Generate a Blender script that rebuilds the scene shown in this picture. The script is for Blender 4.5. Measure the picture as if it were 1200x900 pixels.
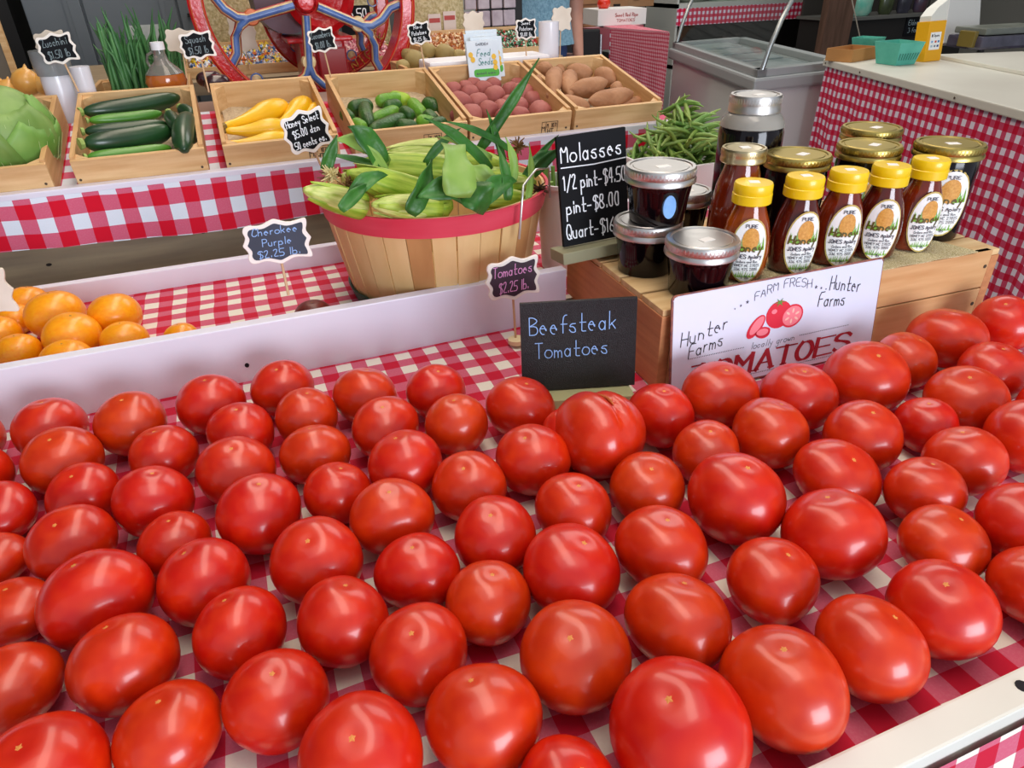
import bpy, bmesh, math, random
from mathutils import Vector, Matrix, Euler
for o in list(bpy.data.objects): bpy.data.objects.remove(o)
R = math.radians; PI = math.pi
rnd = random.Random(7)
SC = bpy.context.scene; COL = SC.collection

# ---------------------------------------------------------------- camera
def nrm(v): return v.normalized()
CX = nrm(Vector((2500, -565, 814))); CD = Vector((40, 1350, 814)); CD = nrm(CD - CD.dot(CX) * CX)
CYv = (-CD).cross(CX)
AX = Matrix((CX, CYv, -CD))              # world axes in camera axes (x right, y down, z forward)
CAM = Vector((0, 0, 1.30))
cam = bpy.data.objects.new('camera', bpy.data.cameras.new('camera')); COL.objects.link(cam)
cam.data.sensor_width = 36; cam.data.lens = 814 / 1200 * 36; cam.data.clip_start = .02
right = AX @ Vector((1, 0, 0)); up = AX @ Vector((0, -1, 0)); back = AX @ Vector((0, 0, -1))
m = Matrix((right, up, back)).transposed().to_4x4(); m.translation = CAM
cam.matrix_world = m; SC.camera = cam
def atY(px, py, y):                       # photograph pixel -> point on the vertical plane y
    r = AX @ Vector((px - 600, py - 450, 814)); return CAM + r * (y / r.y)
def atZ(px, py, z):
    r = AX @ Vector((px - 600, py - 450, 814)); return CAM + r * ((z - CAM.z) / r.z)

# ---------------------------------------------------------------- light and exposure
W = bpy.data.worlds.new('sky'); SC.world = W; W.use_nodes = True
bg = W.node_tree.nodes['Background']; bg.inputs[0].default_value = (.80, .88, 1, 1); bg.inputs[1].default_value = .52
def area(name, loc, rot, sx, sy, power, col):
    l = bpy.data.lights.new(name, 'AREA'); l.shape = 'RECTANGLE'; l.size = sx; l.size_y = sy; l.energy = power; l.color = col
    o = bpy.data.objects.new(name, l); o.location = loc; o.rotation_euler = rot; COL.objects.link(o); return o
area('doorway_daylight', (.9, -2.6, 1.35), (R(84), 0, R(8)), 1.7, 1.3, 92, (.85, .90, 1))
area('ceiling_tube_light', (.32, 2.6, 3.05), (0, 0, 0), .62, 6.0, 58, (1, .86, .72))
area('overhead_area_light', (.5, .2, 3.1), (0, 0, 0), 2.6, 1.6, 12, (1, .95, .92))  # broad weak area light hung below the closed ceiling
area('rear_fill_light', (2.9, 3.4, 3.2), (0, 0, 0), 3.0, 2.4, 75, (1, .98, .94))  # added fill light that brightens the back around the freezer, no roof opening there
SC.view_settings.view_transform = 'Standard'; SC.view_settings.look = 'None'
SC.view_settings.exposure = 0.0; SC.view_settings.gamma = 1; SC.view_settings.use_curve_mapping = False

# ---------------------------------------------------------------- materials
def hexc(h):
    c = [int(h[i:i + 2], 16) / 255 for i in (0, 2, 4)]
    return tuple(x / 12.92 if x < .04 else ((x + .055) / 1.055) ** 2.4 for x in c) + (1,)
MATS = {}
def mat(name, col, rough=.5, var=None, scale=8, stretch=(1, 1, 1), metal=0, coat=0, bump=0, bscale=60, trans=0, emit=0, detail=3, spec=.5, thr=None, sss=0, rnd_hue=0, alpha=1):
    if name in MATS: return MATS[name]
    M = bpy.data.materials.new(name); M.use_nodes = True; nt = M.node_tree; b = nt.nodes['Principled BSDF']; L = nt.links.new
    col = hexc(col)
    b.inputs['Base Color'].default_value = col; b.inputs['Roughness'].default_value = rough; b.inputs['Metallic'].default_value = metal
    b.inputs['Coat Weight'].default_value = coat; b.inputs['Coat Roughness'].default_value = .12; b.inputs['Transmission Weight'].default_value = trans
    b.inputs['Specular IOR Level'].default_value = spec
    if sss:
        b.inputs['Subsurface Weight'].default_value = sss; b.inputs['Subsurface Radius'].default_value = (.02, .006, .003); b.inputs['Subsurface Scale'].default_value = .3
    if emit: b.inputs['Emission Color'].default_value = col; b.inputs['Emission Strength'].default_value = emit
    tc = nt.nodes.new('ShaderNodeTexCoord')
    last = None
    if var:
        mp = nt.nodes.new('ShaderNodeMapping'); mp.inputs['Scale'].default_value = stretch; L(tc.outputs['Object'], mp.inputs['Vector'])
        oi = nt.nodes.new('ShaderNodeObjectInfo'); ml = nt.nodes.new('ShaderNodeMath'); ml.operation = 'MULTIPLY'; ml.inputs[1].default_value = 37; L(oi.outputs['Random'], ml.inputs[0])
        n = nt.nodes.new('ShaderNodeTexNoise'); n.noise_dimensions = '4D'; n.inputs['Scale'].default_value = scale; n.inputs['Detail'].default_value = detail
        L(mp.outputs[0], n.inputs['Vector']); L(ml.outputs[0], n.inputs['W'])
        r = nt.nodes.new('ShaderNodeValToRGB'); lo, hi = thr or (.32, .68)
        r.color_ramp.elements[0].position = lo; r.color_ramp.elements[1].position = hi
        r.color_ramp.elements[0].color = col; r.color_ramp.elements[1].color = hexc(var); L(n.outputs['Fac'], r.inputs[0]); last = r.outputs[0]
        if rnd_hue:
            h = nt.nodes.new('ShaderNodeHueSaturation'); ma = nt.nodes.new('ShaderNodeMapRange'); L(oi.outputs['Random'], ma.inputs[0])
            ma.inputs[3].default_value = .5 - rnd_hue; ma.inputs[4].default_value = .5 + rnd_hue; L(ma.outputs[0], h.inputs['Hue']); L(last, h.inputs['Color']); last = h.outputs[0]
        L(last, b.inputs['Base Color'])
    if bump:
        n2 = nt.nodes.new('ShaderNodeTexNoise'); n2.inputs['Scale'].default_value = bscale; L(tc.outputs['Object'], n2.inputs['Vector'])
        bp = nt.nodes.new('ShaderNodeBump'); bp.inputs['Strength'].default_value = bump; bp.inputs['Distance'].default_value = .01; L(n2.outputs['Fac'], bp.inputs['Height']); L(bp.outputs[0], b.inputs['Normal'])
    MATS[name] = M; return M
def gingham(name, pitch, white, mid, red, fine=500):
    M = bpy.data.materials.new(name); M.use_nodes = True; nt = M.node_tree; b = nt.nodes['Principled BSDF']; L = nt.links.new
    b.inputs['Roughness'].default_value = .8; b.inputs['Specular IOR Level'].default_value = .2
    uv = nt.nodes.new('ShaderNodeUVMap'); sp = nt.nodes.new('ShaderNodeSeparateXYZ')
    wn = nt.nodes.new('ShaderNodeTexNoise'); wn.inputs['Scale'].default_value = 9; L(uv.outputs[0], wn.inputs['Vector'])
    wm = nt.nodes.new('ShaderNodeVectorMath'); wm.operation = 'SCALE'; wm.inputs['Scale'].default_value = .008; L(wn.outputs['Color'], wm.inputs[0])
    wa = nt.nodes.new('ShaderNodeVectorMath'); L(uv.outputs[0], wa.inputs[0]); L(wm.outputs[0], wa.inputs[1]); L(wa.outputs[0], sp.inputs[0])
    def sq(i):
        d = nt.nodes.new('ShaderNodeMath'); d.operation = 'DIVIDE'; L(sp.outputs[i], d.inputs[0]); d.inputs[1].default_value = pitch
        fr = nt.nodes.new('ShaderNodeMath'); fr.operation = 'FRACT'; L(d.outputs[0], fr.inputs[0])
        g = nt.nodes.new('ShaderNodeMath'); g.operation = 'GREATER_THAN'; g.inputs[1].default_value = .5; L(fr.outputs[0], g.inputs[0]); return g
    a, c = sq(0), sq(1); s = nt.nodes.new('ShaderNodeMath'); L(a.outputs[0], s.inputs[0]); L(c.outputs[0], s.inputs[1])
    h = nt.nodes.new('ShaderNodeMath'); h.operation = 'MULTIPLY'; h.inputs[1].default_value = .5; L(s.outputs[0], h.inputs[0])
    n = nt.nodes.new('ShaderNodeTexNoise'); n.inputs['Scale'].default_value = fine; L(uv.outputs[0], n.inputs['Vector'])
    ad = nt.nodes.new('ShaderNodeMath'); ad.operation = 'MULTIPLY_ADD'; ad.inputs[1].default_value = .12; L(n.outputs['Fac'], ad.inputs[0]); L(h.outputs[0], ad.inputs[2])
    r = nt.nodes.new('ShaderNodeValToRGB'); e = r.color_ramp.elements; e[0].position = .06; e[0].color = hexc(white); e[1].position = 1.0; e[1].color = hexc(red)
    k = e.new(.56); k.color = hexc(mid); L(ad.outputs[0], r.inputs[0]); L(r.outputs[0], b.inputs['Base Color']); MATS[name] = M; return M
G1 = gingham('tray_gingham', .0392, 'e6e0d2', 'cc6078', 'c41c38')
G2 = gingham('display_gingham', .0500, 'dde6f2', 'd0607c', 'd00f2c')
G3 = gingham('counter_gingham', .0440, 'e8dcec', 'cc4668', 'c81238')
G4 = gingham('small_gingham', .018, 'd8a8b0', 'c86878', 'b83048')
WHITE = mat('white_painted_board', 'eae8f4', .38, 'dcdaea', 3, bump=.05, bscale=25)
RAIL = mat('white_tray_rail', 'eeece4', .45, 'dcd8cc', 4)
WOOD = mat('pale_pine', 'cfa26c', .6, 'e3bf8c', 7, (1.2, 14, 14), bump=.1, bscale=40)
WOODY = mat('pale_pine_depth_grain', 'c2935c', .6, 'dcb17c', 7, (14, 1.2, 14), bump=.1, bscale=40)
CRATE = mat('crate_front_wood', 'c8935c', .55, 'ddb07c', 5, (1.2, 12, 12), bump=.08, bscale=40)
CRATES = mat('crate_side_wood', 'b8764a', .6, 'cc8c5a', 6, (10, 1.5, 22), bump=.1, bscale=50)
SLAT = mat('crate_slat_wood', 'cfa46c', .6, 'e8c894', 5, (1.5, 14, 8), bump=.1)
GREY = mat('weathered_board', '94826a', .7, 'b09c7c', 4, (1.5, 10, 16), bump=.15, bscale=30)
RED = mat('tomato_skin', 'c82404', .32, 'd83806', 2.5, coat=.35, detail=1, rnd_hue=.004, thr=(.35, .75))
REDP = mat('tomato_skin_ridged', 'c62204', .3, 'd43206', 3, coat=.35)
ORG = mat('orange_skin', 'f79400', .32, 'fba812', 8, coat=.25, sss=.05)
SCAR = mat('blossom_scar', 'e8a050', .6, 'd0702c', 200)
BLK = mat('chalkboard', '08090c', .7, '101218', 12, spec=.2)
BLK2 = mat('glossy_speckled_chalkboard', '08080a', .33, '1c1c20', 500, bump=.35, bscale=900)
NAVY = mat('tag_slate', '232a3c', .55, '2c3448', 15)
PLUM = mat('tag_plum', '33202e', .55, '3c2838', 15)
TAGW = mat('tag_frame_white', 'f4ece4', .55)
TAGB = mat('tag_back_card', 'e8dccc', .7, 'd8cab8', 20)
STICK = mat('tag_stick', 'dcb890', .6, 'c8a078', 20, (1, 1, .2))
CHALK = mat('chalk_white', 'f0f4fa', .8); CHALKB = mat('chalk_blue', '8fb4e8', .8); CHALKP = mat('chalk_pink', 'e49ad0', .8); CHALKG = mat('chalk_faint', '8a9aa0', .8)
INK = mat('black_marker', '1a1420', .6); REDINK = mat('red_print', 'a8182c', .6); INKG = mat('grey_print', '4a4a58', .6)
LID = mat('silver_lid', 'd4d0cc', .36, metal=1, bump=.03); GOLD = mat('gold_lid', 'c0aa60', .32, metal=1); BRASS = mat('pale_brass_lid', 'c8b890', .3, metal=1)
GLASS = mat('jar_glass', 'f0f4f2', .04, trans=1)
JAM = mat('dark_molasses', '070306', .1, '0e060a', 30, coat=.15, spec=.35)
HON = mat('amber_honey', '9c3c08', .08, 'b4520c', 30, coat=.6, trans=.25)
HOND = mat('dark_honey', '4c1008', .08, '641a0c', 30, coat=.6, trans=.12)
YCAP = mat('yellow_cap', 'f4cc10', .32, coat=.2); LAB = mat('paper_label', 'f2f4f2', .5); STK = mat('price_sticker', 'f0ece8', .6)

# ---------------------------------------------------------------- mesh helpers
class MB:
    def __init__(s): s.v = []; s.f = []; s.uv = {}
    def add(s, vs, fs, uvs=None):
        n = len(s.v); s.v += [tuple(v) for v in vs]; s.f += [tuple(i + n for i in f) for f in fs]
        if uvs: s.uv.update({n + i: u for i, u in enumerate(uvs)})
        return s
    def box(s, x0, x1, y0, y1, z0, z1, M=None, taper=0):
        vs = [Vector((x, y, z)) for z in (z0, z1) for y in (y0, y1) for x in (x0, x1)]
        if M: vs = [M @ v for v in vs]
        return s.add(vs, [(0, 2, 3, 1), (4, 5, 7, 6), (0, 1, 5, 4), (2, 6, 7, 3), (0, 4, 6, 2), (1, 3, 7, 5)])
    def lathe(s, prof, n=24, c=(0, 0), ax=1, ay=1, M=None, fn=None):
        vs = []; k = len(prof)
        for r, z in prof:
            for i in range(n):
                a = 2 * PI * i / n; rr = r * (fn(a, z) if fn else 1); v = Vector((c[0] + rr * math.cos(a) * ax, c[1] + rr * math.sin(a) * ay, z)); vs.append(M @ v if M else v)
        fs = [(j * n + i, j * n + (i + 1) % n, (j + 1) * n + (i + 1) % n, (j + 1) * n + i) for j in range(k - 1) for i in range(n)]
        fs += [tuple(range(n - 1, -1, -1)), tuple((k - 1) * n + i for i in range(n))]
        return s.add(vs, fs)
    def tube(s, pts, rad, n=8):
        pts = [Vector(p) for p in pts]; k = len(pts); rs = rad if isinstance(rad, (list, tuple)) else [rad] * k; vs = []
        up = Vector((0, 0, 1))
        for i, p in enumerate(pts):
            t = (pts[min(i + 1, k - 1)] - pts[max(i - 1, 0)]).normalized()
            if abs(t.dot(up)) > .95: up = Vector((0, 1, 0)) if abs(t.y) < .9 else Vector((1, 0, 0))
            a = t.cross(up).normalized(); b = a.cross(t).normalized()
            for j in range(n):
                th = 2 * PI * j / n; vs.append(p + (a * math.cos(th) + b * math.sin(th)) * rs[i])
        fs = [(i * n + j, i * n + (j + 1) % n, (i + 1) * n + (j + 1) % n, (i + 1) * n + j) for i in range(k - 1) for j in range(n)]
        fs += [tuple(range(n - 1, -1, -1)), tuple((k - 1) * n + j for j in range(n))]
        return s.add(vs, fs)
    def prism(s, poly, y0, y1, M=None):     # polygon in xz, extruded along y
        n = len(poly); vs = [Vector((x, y0, z)) for x, z in poly] + [Vector((x, y1, z)) for x, z in poly]
        if M: vs = [M @ v for v in vs]
        return s.add(vs, [tuple(range(n)), tuple(range(2 * n - 1, n - 1, -1))] + [(i, i + n, (i + 1) % n + n, (i + 1) % n) for i in range(n)])
    def grid(s, fn, nu, nv, uvf=None, thick=0):
        vs = []; uvs = []
        for j in range(nv + 1):
            for i in range(nu + 1):
                u, v = i / nu, j / nv; vs.append(fn(u, v)); uvs.append(uvf(u, v) if uvf else (u, v))
        fs = [(j * (nu + 1) + i, j * (nu + 1) + i + 1, (j + 1) * (nu + 1) + i + 1, (j + 1) * (nu + 1) + i) for j in range(nv) for i in range(nu)]
        return s.add(vs, fs, uvs)
    def build(s, name, material, parent=None, smooth=False, bevel=0, solid=0, sub=0, loc=None, rot=None, seg=2):
        me = bpy.data.meshes.new(name); me.from_pydata(s.v, [], s.f)
        if s.uv:
            ul = me.uv_layers.new(name='UVMap')
            for lp in me.loops: ul.data[lp.index].uv = s.uv.get(lp.vertex_index, (0, 0))
        bm = bmesh.new(); bm.from_mesh(me); bmesh.ops.recalc_face_normals(bm, faces=bm.faces)
        if bevel: bmesh.ops.bevel(bm, geom=list(bm.edges), offset=bevel, segments=seg, affect='EDGES', profile=.6)
        bm.to_mesh(me); bm.free()
        for mt in (material if isinstance(material, list) else [material]): me.materials.append(mt)
        if smooth:
            me.polygons.foreach_set('use_smooth', [True] * len(me.polygons))
            me.set_sharp_from_angle(angle=R(smooth if smooth > 1 else 40))
        o = bpy.data.objects.new(name, me); COL.objects.link(o)
        if parent: o.parent = parent
        if solid: md = o.modifiers.new('s', 'SOLIDIFY'); md.thickness = solid; md.offset = 0
        if sub: md = o.modifiers.new('d', 'SUBSURF'); md.levels = sub; md.render_levels = sub
        if loc is not None: o.location = loc
        if rot is not None: o.rotation_euler = rot
        return o
def tag(o, label=None, cat=None, group=None, kind=None):
    if label: o['label'] = label
    if cat: o['category'] = cat
    if group: o['group'] = group
    if kind: o['kind'] = kind
    return o
def thing(name, label, cat, loc=(0, 0, 0), rot=(0, 0, 0), group=None):
    o = bpy.data.objects.new(name, None); COL.objects.link(o); o.location = loc; o.rotation_euler = rot; o.empty_display_size = .05
    return tag(o, label, cat, group)
def kids(o): return [c for c in bpy.data.objects if c.parent == o]
def dup(o, loc=None, rot=None, label=None, scale=None, parent=None):
    c = o.copy(); COL.objects.link(c)
    if parent: c.parent = parent
    for ch in kids(o): dup(ch, parent=c)
    if loc is not None: c.location = loc
    if rot is not None: c.rotation_euler = rot
    if scale is not None: c.scale = scale
    if label: c['label'] = label
    return c
def B(name, x0, x1, y0, y1, z0, z1, material, parent=None, bevel=0, **k): return MB().box(x0, x1, y0, y1, z0, z1).build(name, material, parent, bevel=bevel, **k)
ORD = ['first', 'second', 'third', 'fourth', 'fifth', 'sixth', 'seventh', 'eighth', 'ninth', 'tenth', 'eleventh', 'twelfth', 'thirteenth', 'fourteenth', 'fifteenth', 'sixteenth', 'seventeenth', 'eighteenth', 'nineteenth', 'twentieth', 'twenty-first', 'twenty-second', 'twenty-third', 'twenty-fourth']

# ---------------------------------------------------------------- lettering (single-stroke alphabet drawn as ribbons)
GL = {'A': '032943 1535', 'B': '0309 0929483706 063645443303', 'C': '48392918050413233344', 'D': '0309 0929474523 2303', 'E': '49090343 0636', 'F': '490903 0636', 'G': '483919070513334446 4626', 'H': '0903 4943 0646', 'I': '1913',
 'J': '393423131404', 'K': '0903 490643', 'L': '090343', 'M': '0309264943', 'N': '03094349', 'O': '19070513334547391 9', 'P': '0309 093948473606', 'Q': '190705133345473919 2543', 'R': '0309 093948473606 2643', 'S': '483919080736454433130 4',
 'T': '0949 2923', 'U': '090413334449', 'Y': '0926 492623', 'Z': '09490343',
 'a': '35261605041323343 6 3633', 'b': '0903 0516364433 3303', 'c': '352616050413233 4', 'd': '3933 351605041334', 'e': '053534261605041323 34', 'f': '3929181 3 0636', 'g': '361605041334 3631201001', 'h': '0903 05163633', 'i': '1613 1817', 'k': '0903 3604 1533',
 'l': '1913', 'm': '0306 05162523 25364543', 'n': '0306 05163533', 'o': '16050413334445361 6', 'p': '0600 05163635443303', 'q': '3616050413343 6 3630', 'r': '0306 051626', 's': '361605253433130 4', 't': '19141333 0636', 'u': '0604133334 3633', 'v': '061336', 'w': '0613253346',
 'x': '0633 0336', 'y': '06051424 3610', 'z': '06360333', '6': '39170504133344351605', '7': '094913', '0': '190705133335373919'[:18], '1': '081913', '2': '081939370343', '3': '0939263645441303', '4': '29054 5 3933', '5': '4909061636454433 3303', '8': '1907263544331304062 6373919', '9': '3616073938 3933',
 '$': '48391908073645443313 04 2922', '.': '1413', '-': '0535', '/': '0249', "'": '1917', '*': '1536 1635 0516'}
GW = {'i': 2.2, 'l': 2.2, 'I': 2.4, '.': 2.2, ' ': 2.8, 'm': 5, 'w': 5, 'M': 5, 'f': 3.6, 't': 3.8, 'r': 3.3, '1': 2.6, "'": 2}
def strokes(ch):
    out = []
    for st in GL.get(ch, '').replace('', '').split(' '):
        out.append(st)
    res = []; buf = ''
    for st in out:                       # odd-length pieces are joined with the next one
        buf += st
        if len(buf) % 2 == 0 and buf:
            res.append([(int(buf[i]), int(buf[i + 1])) for i in range(0, len(buf), 2)]); buf = ''
    return [r for r in res if len(r) > 1]
def chaikin(p):
    q = [p[0]]
    for a, b in zip(p, p[1:]): q += [(a[0] * .75 + b[0] * .25, a[1] * .75 + b[1] * .25), (a[0] * .25 + b[0] * .75, a[1] * .25 + b[1] * .75)]
    return q + [p[-1]]
def ribbon(mb, pts, w, y, nib=None):
    for k, (a, b) in enumerate(zip(pts, pts[1:])):
        d = Vector((b[0] - a[0], b[1] - a[1])); L = d.length
        if L < 1e-7: continue
        d /= L; ww = w if nib is None else (nib + (w - nib) * abs(d.y))
        n = Vector((-d.y, d.x)) * ww / 2; e = d * min(ww, w) * .35
        q = [Vector(a) - e + n, Vector(a) - e - n, Vector(b) + e - n, Vector(b) + e + n]
        yy = y - k * 2e-6
        mb.add([(p.x, yy, p.y) for p in q], [(0, 1, 2, 3)])
def twidth(s): return sum(GW.get(c, 4.6) + .6 for c in s)
def write(mb, s, x, z, size, w, y, slant=0, jit=.25, width=None, center=False, nib=None, wx=1, rise=0, serif=0):
    u = size / 6; sx = u * wx
    if width: sx = width / twidth(s)
    if center: x -= twidth(s) * sx / 2
    x00 = x
    for ch in s:
        jy = rnd.uniform(-jit, jit) * u; js = 1 + rnd.uniform(-jit, jit) * .2
        for st in strokes(ch):
            pts = [(px_, (pz_ - 3) * js) for px_, pz_ in st]
            if not serif or ch in 'OSCeosac': pts = chaikin(pts)
            if serif and ch in 'OS': pts = chaikin(pts)
            P = [(x + px_ * sx + pz_ * u * slant, z + pz_ * u + jy + rise * (x - x00)) for px_, pz_ in pts]
            ribbon(mb, P, w, y, nib)
            if serif and ch not in 'OS':
                for q in (P[0], P[-1]):
                    ribbon(mb, [(q[0] - serif, q[1]), (q[0] + serif, q[1])], w * .3, y)
        x += (GW.get(ch, 4.6) + .6) * sx
    return x
TOM = [(-0.247,0.763,0.037,0.033), (-0.165,0.738,0.038,0.033), (-0.083,0.744,0.037,0.033), (-0.004,0.748,0.035,0.032), (0.014,0.677,0.034,0.031), (-0.055,0.675,0.035,0.031), (-0.226,0.694,0.037,0.032), (-0.131,0.665,0.034,0.030), (-0.063,0.605,0.037,0.032), (0.013,0.604,0.034,0.030), (-0.308,0.699,0.037,0.032), (-0.201,0.631,0.032,0.028), (-0.137,0.588,0.035,0.032), (-0.046,0.528,0.038,0.034), (0.024,0.537,0.032,0.028), (-0.275,0.637,0.034,0.025), (-0.201,0.556,0.035,0.031), (-0.118,0.525,0.030,0.027), (-0.270,0.573,0.031,0.020), (-0.172,0.474,0.040,0.036), (-0.094,0.462,0.036,0.033), (-0.238,0.501,0.032,0.022), (-0.148,0.402,0.036,0.033), (-0.070,0.399,0.033,0.032), (-0.007,0.449,0.037,0.034), (-0.225,0.416,0.034,0.027), (-0.188,0.330,0.038,0.034), (-0.118,0.337,0.034,0.028), (-0.050,0.332,0.034,0.031), (0.002,0.380,0.034,0.032), (-0.005,0.268,0.038,0.035), (0.082,0.693,0.036,0.032), (0.159,0.669,0.034,0.031), (0.089,0.621,0.036,0.031), (0.160,0.595,0.034,0.032), (0.235,0.596,0.038,0.033), (0.287,0.503,0.041,0.041), (0.365,0.521,0.035,0.034), (0.092,0.547,0.037,0.033), (0.210,0.505,0.037,0.033), (0.140,0.493,0.035,0.031), (0.063,0.480,0.036,0.032), (0.293,0.427,0.035,0.030), (0.216,0.425,0.035,0.031), (0.140,0.423,0.036,0.030), (0.068,0.411,0.034,0.028), (0.182,0.359,0.040,0.033), (0.262,0.353,0.038,0.032), (0.110,0.356,0.033,0.030), (0.446,0.529,0.041,0.035), (0.522,0.491,0.041,0.035), (0.616,0.489,0.045,0.038), (0.693,0.506,0.035,0.033), (0.780,0.522,0.044,0.037), (0.883,0.525,0.038,0.035), (0.759,0.444,0.038,0.034), (0.684,0.417,0.040,0.033), (0.612,0.402,0.031,0.028), (0.675,0.340,0.038,0.035), (0.448,0.447,0.039,0.035), (0.530,0.407,0.038,0.034), (0.373,0.448,0.034,0.031), (0.589,0.340,0.036,0.032), (0.464,0.370,0.039,0.030), (0.351,0.374,0.042,0.039), (0.521,0.323,0.034,0.030), (0.399,0.308,0.041,0.036), (0.481,0.269,0.035,0.029), (0.559,0.256,0.037,0.032), (0.323,0.289,0.036,0.031), (0.417,0.217,0.037,0.033), (0.508,0.204,0.036,0.030), (0.343,0.211,0.037,0.033), (0.264,0.208,0.040,0.037), (0.182,0.206,0.043,0.041), (0.233,0.284,0.039,0.032), (0.048,0.330,0.035,0.032), (0.073,0.264,0.037,0.033), (0.149,0.285,0.039,0.033), (0.105,0.204,0.032,0.027), (-0.331,0.778,0.037,0.032), (0.751,0.364,0.037,0.033)]
# ---------------------------------------------------------------- room
def wall_boards(name, x0, y0, x1, y1, z0, z1, n, material):
    d = Vector((x1 - x0, y1 - y0, 0)); L = d.length; rz = math.atan2(d.y, d.x)
    w = tag(MB().box(0, L, .015, .06, z0, z1).build(name, material, loc=(x0, y0, 0), rot=(0, 0, rz)), kind='structure')
    h = (z1 - z0) / n; src = MB().add([(0, .015, 0), (L, .015, 0), (L, -.004, 0), (0, -.004, 0), (0, .015, h - .004), (L, .015, h - .004)], [(0, 1, 2, 3), (3, 2, 5, 4), (0, 3, 4), (1, 5, 2), (0, 4, 5, 1)]).build('board', material, w, loc=(0, 0, z0))
    for i in range(1, n):
        c = src.copy(); COL.objects.link(c); c.location = (0, 0, z0 + i * h)
    return w
tag(B('floor', -4, 7.5, -1.5, 7, -.1, 0, mat('concrete_floor', '585654', .7, '6a6764', 2)), kind='structure')
tag(B('ceiling', -4, 7.5, -.6, 7, 3.3, 3.4, mat('ceiling_white', 'c8c6c0', .8)), kind='structure')
SID = mat('grey_white_siding', 'b4b8b4', .6, 'a4a8a4', 3)
wall_boards('wall_back', -4, 6.6, 7.5, 6.6, 0, 3.3, 20, SID)
tag(B('wall_left', -4.1, -4, -.6, 7, 0, 3.3, mat('dim_plaster', '8a8880', .8)), kind='structure')
tag(B('wall_right', 7.5, 7.6, -.6, 7, 0, 3.3, MATS['dim_plaster']), kind='structure')

# ---------------------------------------------------------------- front tray
T = .85
ft = thing('produce_table', 'wide tomato table covered in red and white gingham with white wooden edges', 'table', (0, 0, 0))
B('table_frame', -.95, .93, .19, .84, .60, .842, GREY, ft)
def clothf(x0, x1, y0, y1, z, amp=.0012):
    return lambda u, v: (x0 + (x1 - x0) * u, y0 + (y1 - y0) * v, z + amp * math.sin(u * 31 + v * 9) * math.sin(v * 23))
MB().grid(clothf(-.97, .945, .161, .86, T - .0015), 60, 30, lambda u, v: (-.97 + 1.915 * u + .008, .161 + .699 * v)).build('tablecloth', G1, ft, smooth=True)
def drape(name, x0, x1, y0, z0, y1, z1, G, parent, wav=.01, uo=0, sc=1, vo=0):
    MB().grid(lambda u, v: (x0 + (x1 - x0) * u, y0 + (y1 - y0) * v + wav * v * math.sin(u * (x1 - x0) * 26 + 1.3) + wav * .4 * v * math.sin(u * (x1 - x0) * 67), z0 + (z1 - z0) * v + .006 * v * math.sin(u * 19)), int(40 * (x1 - x0)) + 4, 12, lambda u, v: ((x0 + (x1 - x0) * u) * sc + uo, -v * (math.hypot(y1 - y0, z1 - z0)) * sc + vo)).build(name, G, parent, smooth=True)
drape('cloth_skirt', -.97, .945, .135, .868, .03, .22, G1, ft, .012, .008)
MB().grid(lambda u, v: (.945 + .03 * v, .16 + .7 * u, T - .6 * v), 20, 10, lambda u, v: (.16 + .7 * u, -.6 * v)).build('cloth_skirt', G1, ft)
for x in (-.9, .86):
    for y in (.24, .78): B('leg', x, x + .05, y, y + .05, 0, .6, GREY, ft)
r = B('front_rail', -.97, .945, .139, .161, .835, .882, RAIL, ft, .002)
for x in (.412, -.3): MB().lathe([(.0045, .882), (.0045, .8824)], 12, (x, .150)).build('nail_hole', mat('nail_hole_dark', '18141a', .9), r)
wb = B('divider_board', -.97, .408, .845, .862, .846, .9255, WHITE, ft, .0015)
for (hx, hz) in ((-.041, .872), (-.33, .9)): 
    MB().prism([(hx + .0028 * math.cos(a), hz + .0032 * math.sin(a)) for a in [i * .6 for i in range(10)]], .8445, .846).build('nail_hole', MATS['nail_hole_dark'], wb)

# ---------------------------------------------------------------- middle tray
mt = thing('raised_tray', 'raised white tray behind the tomatoes holding orange tomatoes and the corn basket', 'tray', (0, 0, 0))
B('tray_floor', -1.0, .93, .863, 1.165, .82, .867, GREY, mt)
MB().grid(clothf(-1.0, .93, .863, 1.165, .8705), 60, 8, lambda u, v: (-1.0 + 1.93 * u + .013, .863 + .302 * v)).build('tablecloth', G1, mt, smooth=True)
B('back_board', -1.0, .93, 1.165, 1.181, .82, .902, WHITE, mt, .0015)
for x in (-.95, .88): B('leg', x - .03, x + .03, .95, 1.0, 0, .82, GREY, mt)

# ---------------------------------------------------------------- upper display
ud = thing('display_bench', 'tall display bench with gingham skirt, white rail and weathered board front', 'bench', (0, 0, 0))
fb = B('front_board', -1.4, .93, 1.345, 1.37, .62, .99, GREY, ud)
for x, z in ((-.082, .900), (-.335, .880)): MB().prism([(x + .0045 * math.cos(a), z + .0025 * math.sin(a)) for a in [i * .6 for i in range(10)]], 1.3435, 1.345).build('knot', mat('knot_dark', '2c2018', .8), fb)
B('front_rail', -1.4, .93, 1.328, 1.352, .986, 1.006, WHITE, ud, .002)
drape('cloth_skirt', -1.4, .93, 1.3265, .997, 1.318, .913, G2, ud, .004, .018, 1, .004)
s1 = (1.055 - .985) / (1.66 - 1.352)
MB().grid(lambda u, v: (-1.4 + 2.33 * u, 1.352 + .308 * v, .985 + .07 * v), 40, 6, lambda u, v: (-1.4 + 2.5 * u, .308 * v)).build('sloping_cloth', G2, ud)
B('deck', -1.4, .93, 1.37, 1.66, .93, .984, GREY, ud)
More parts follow.
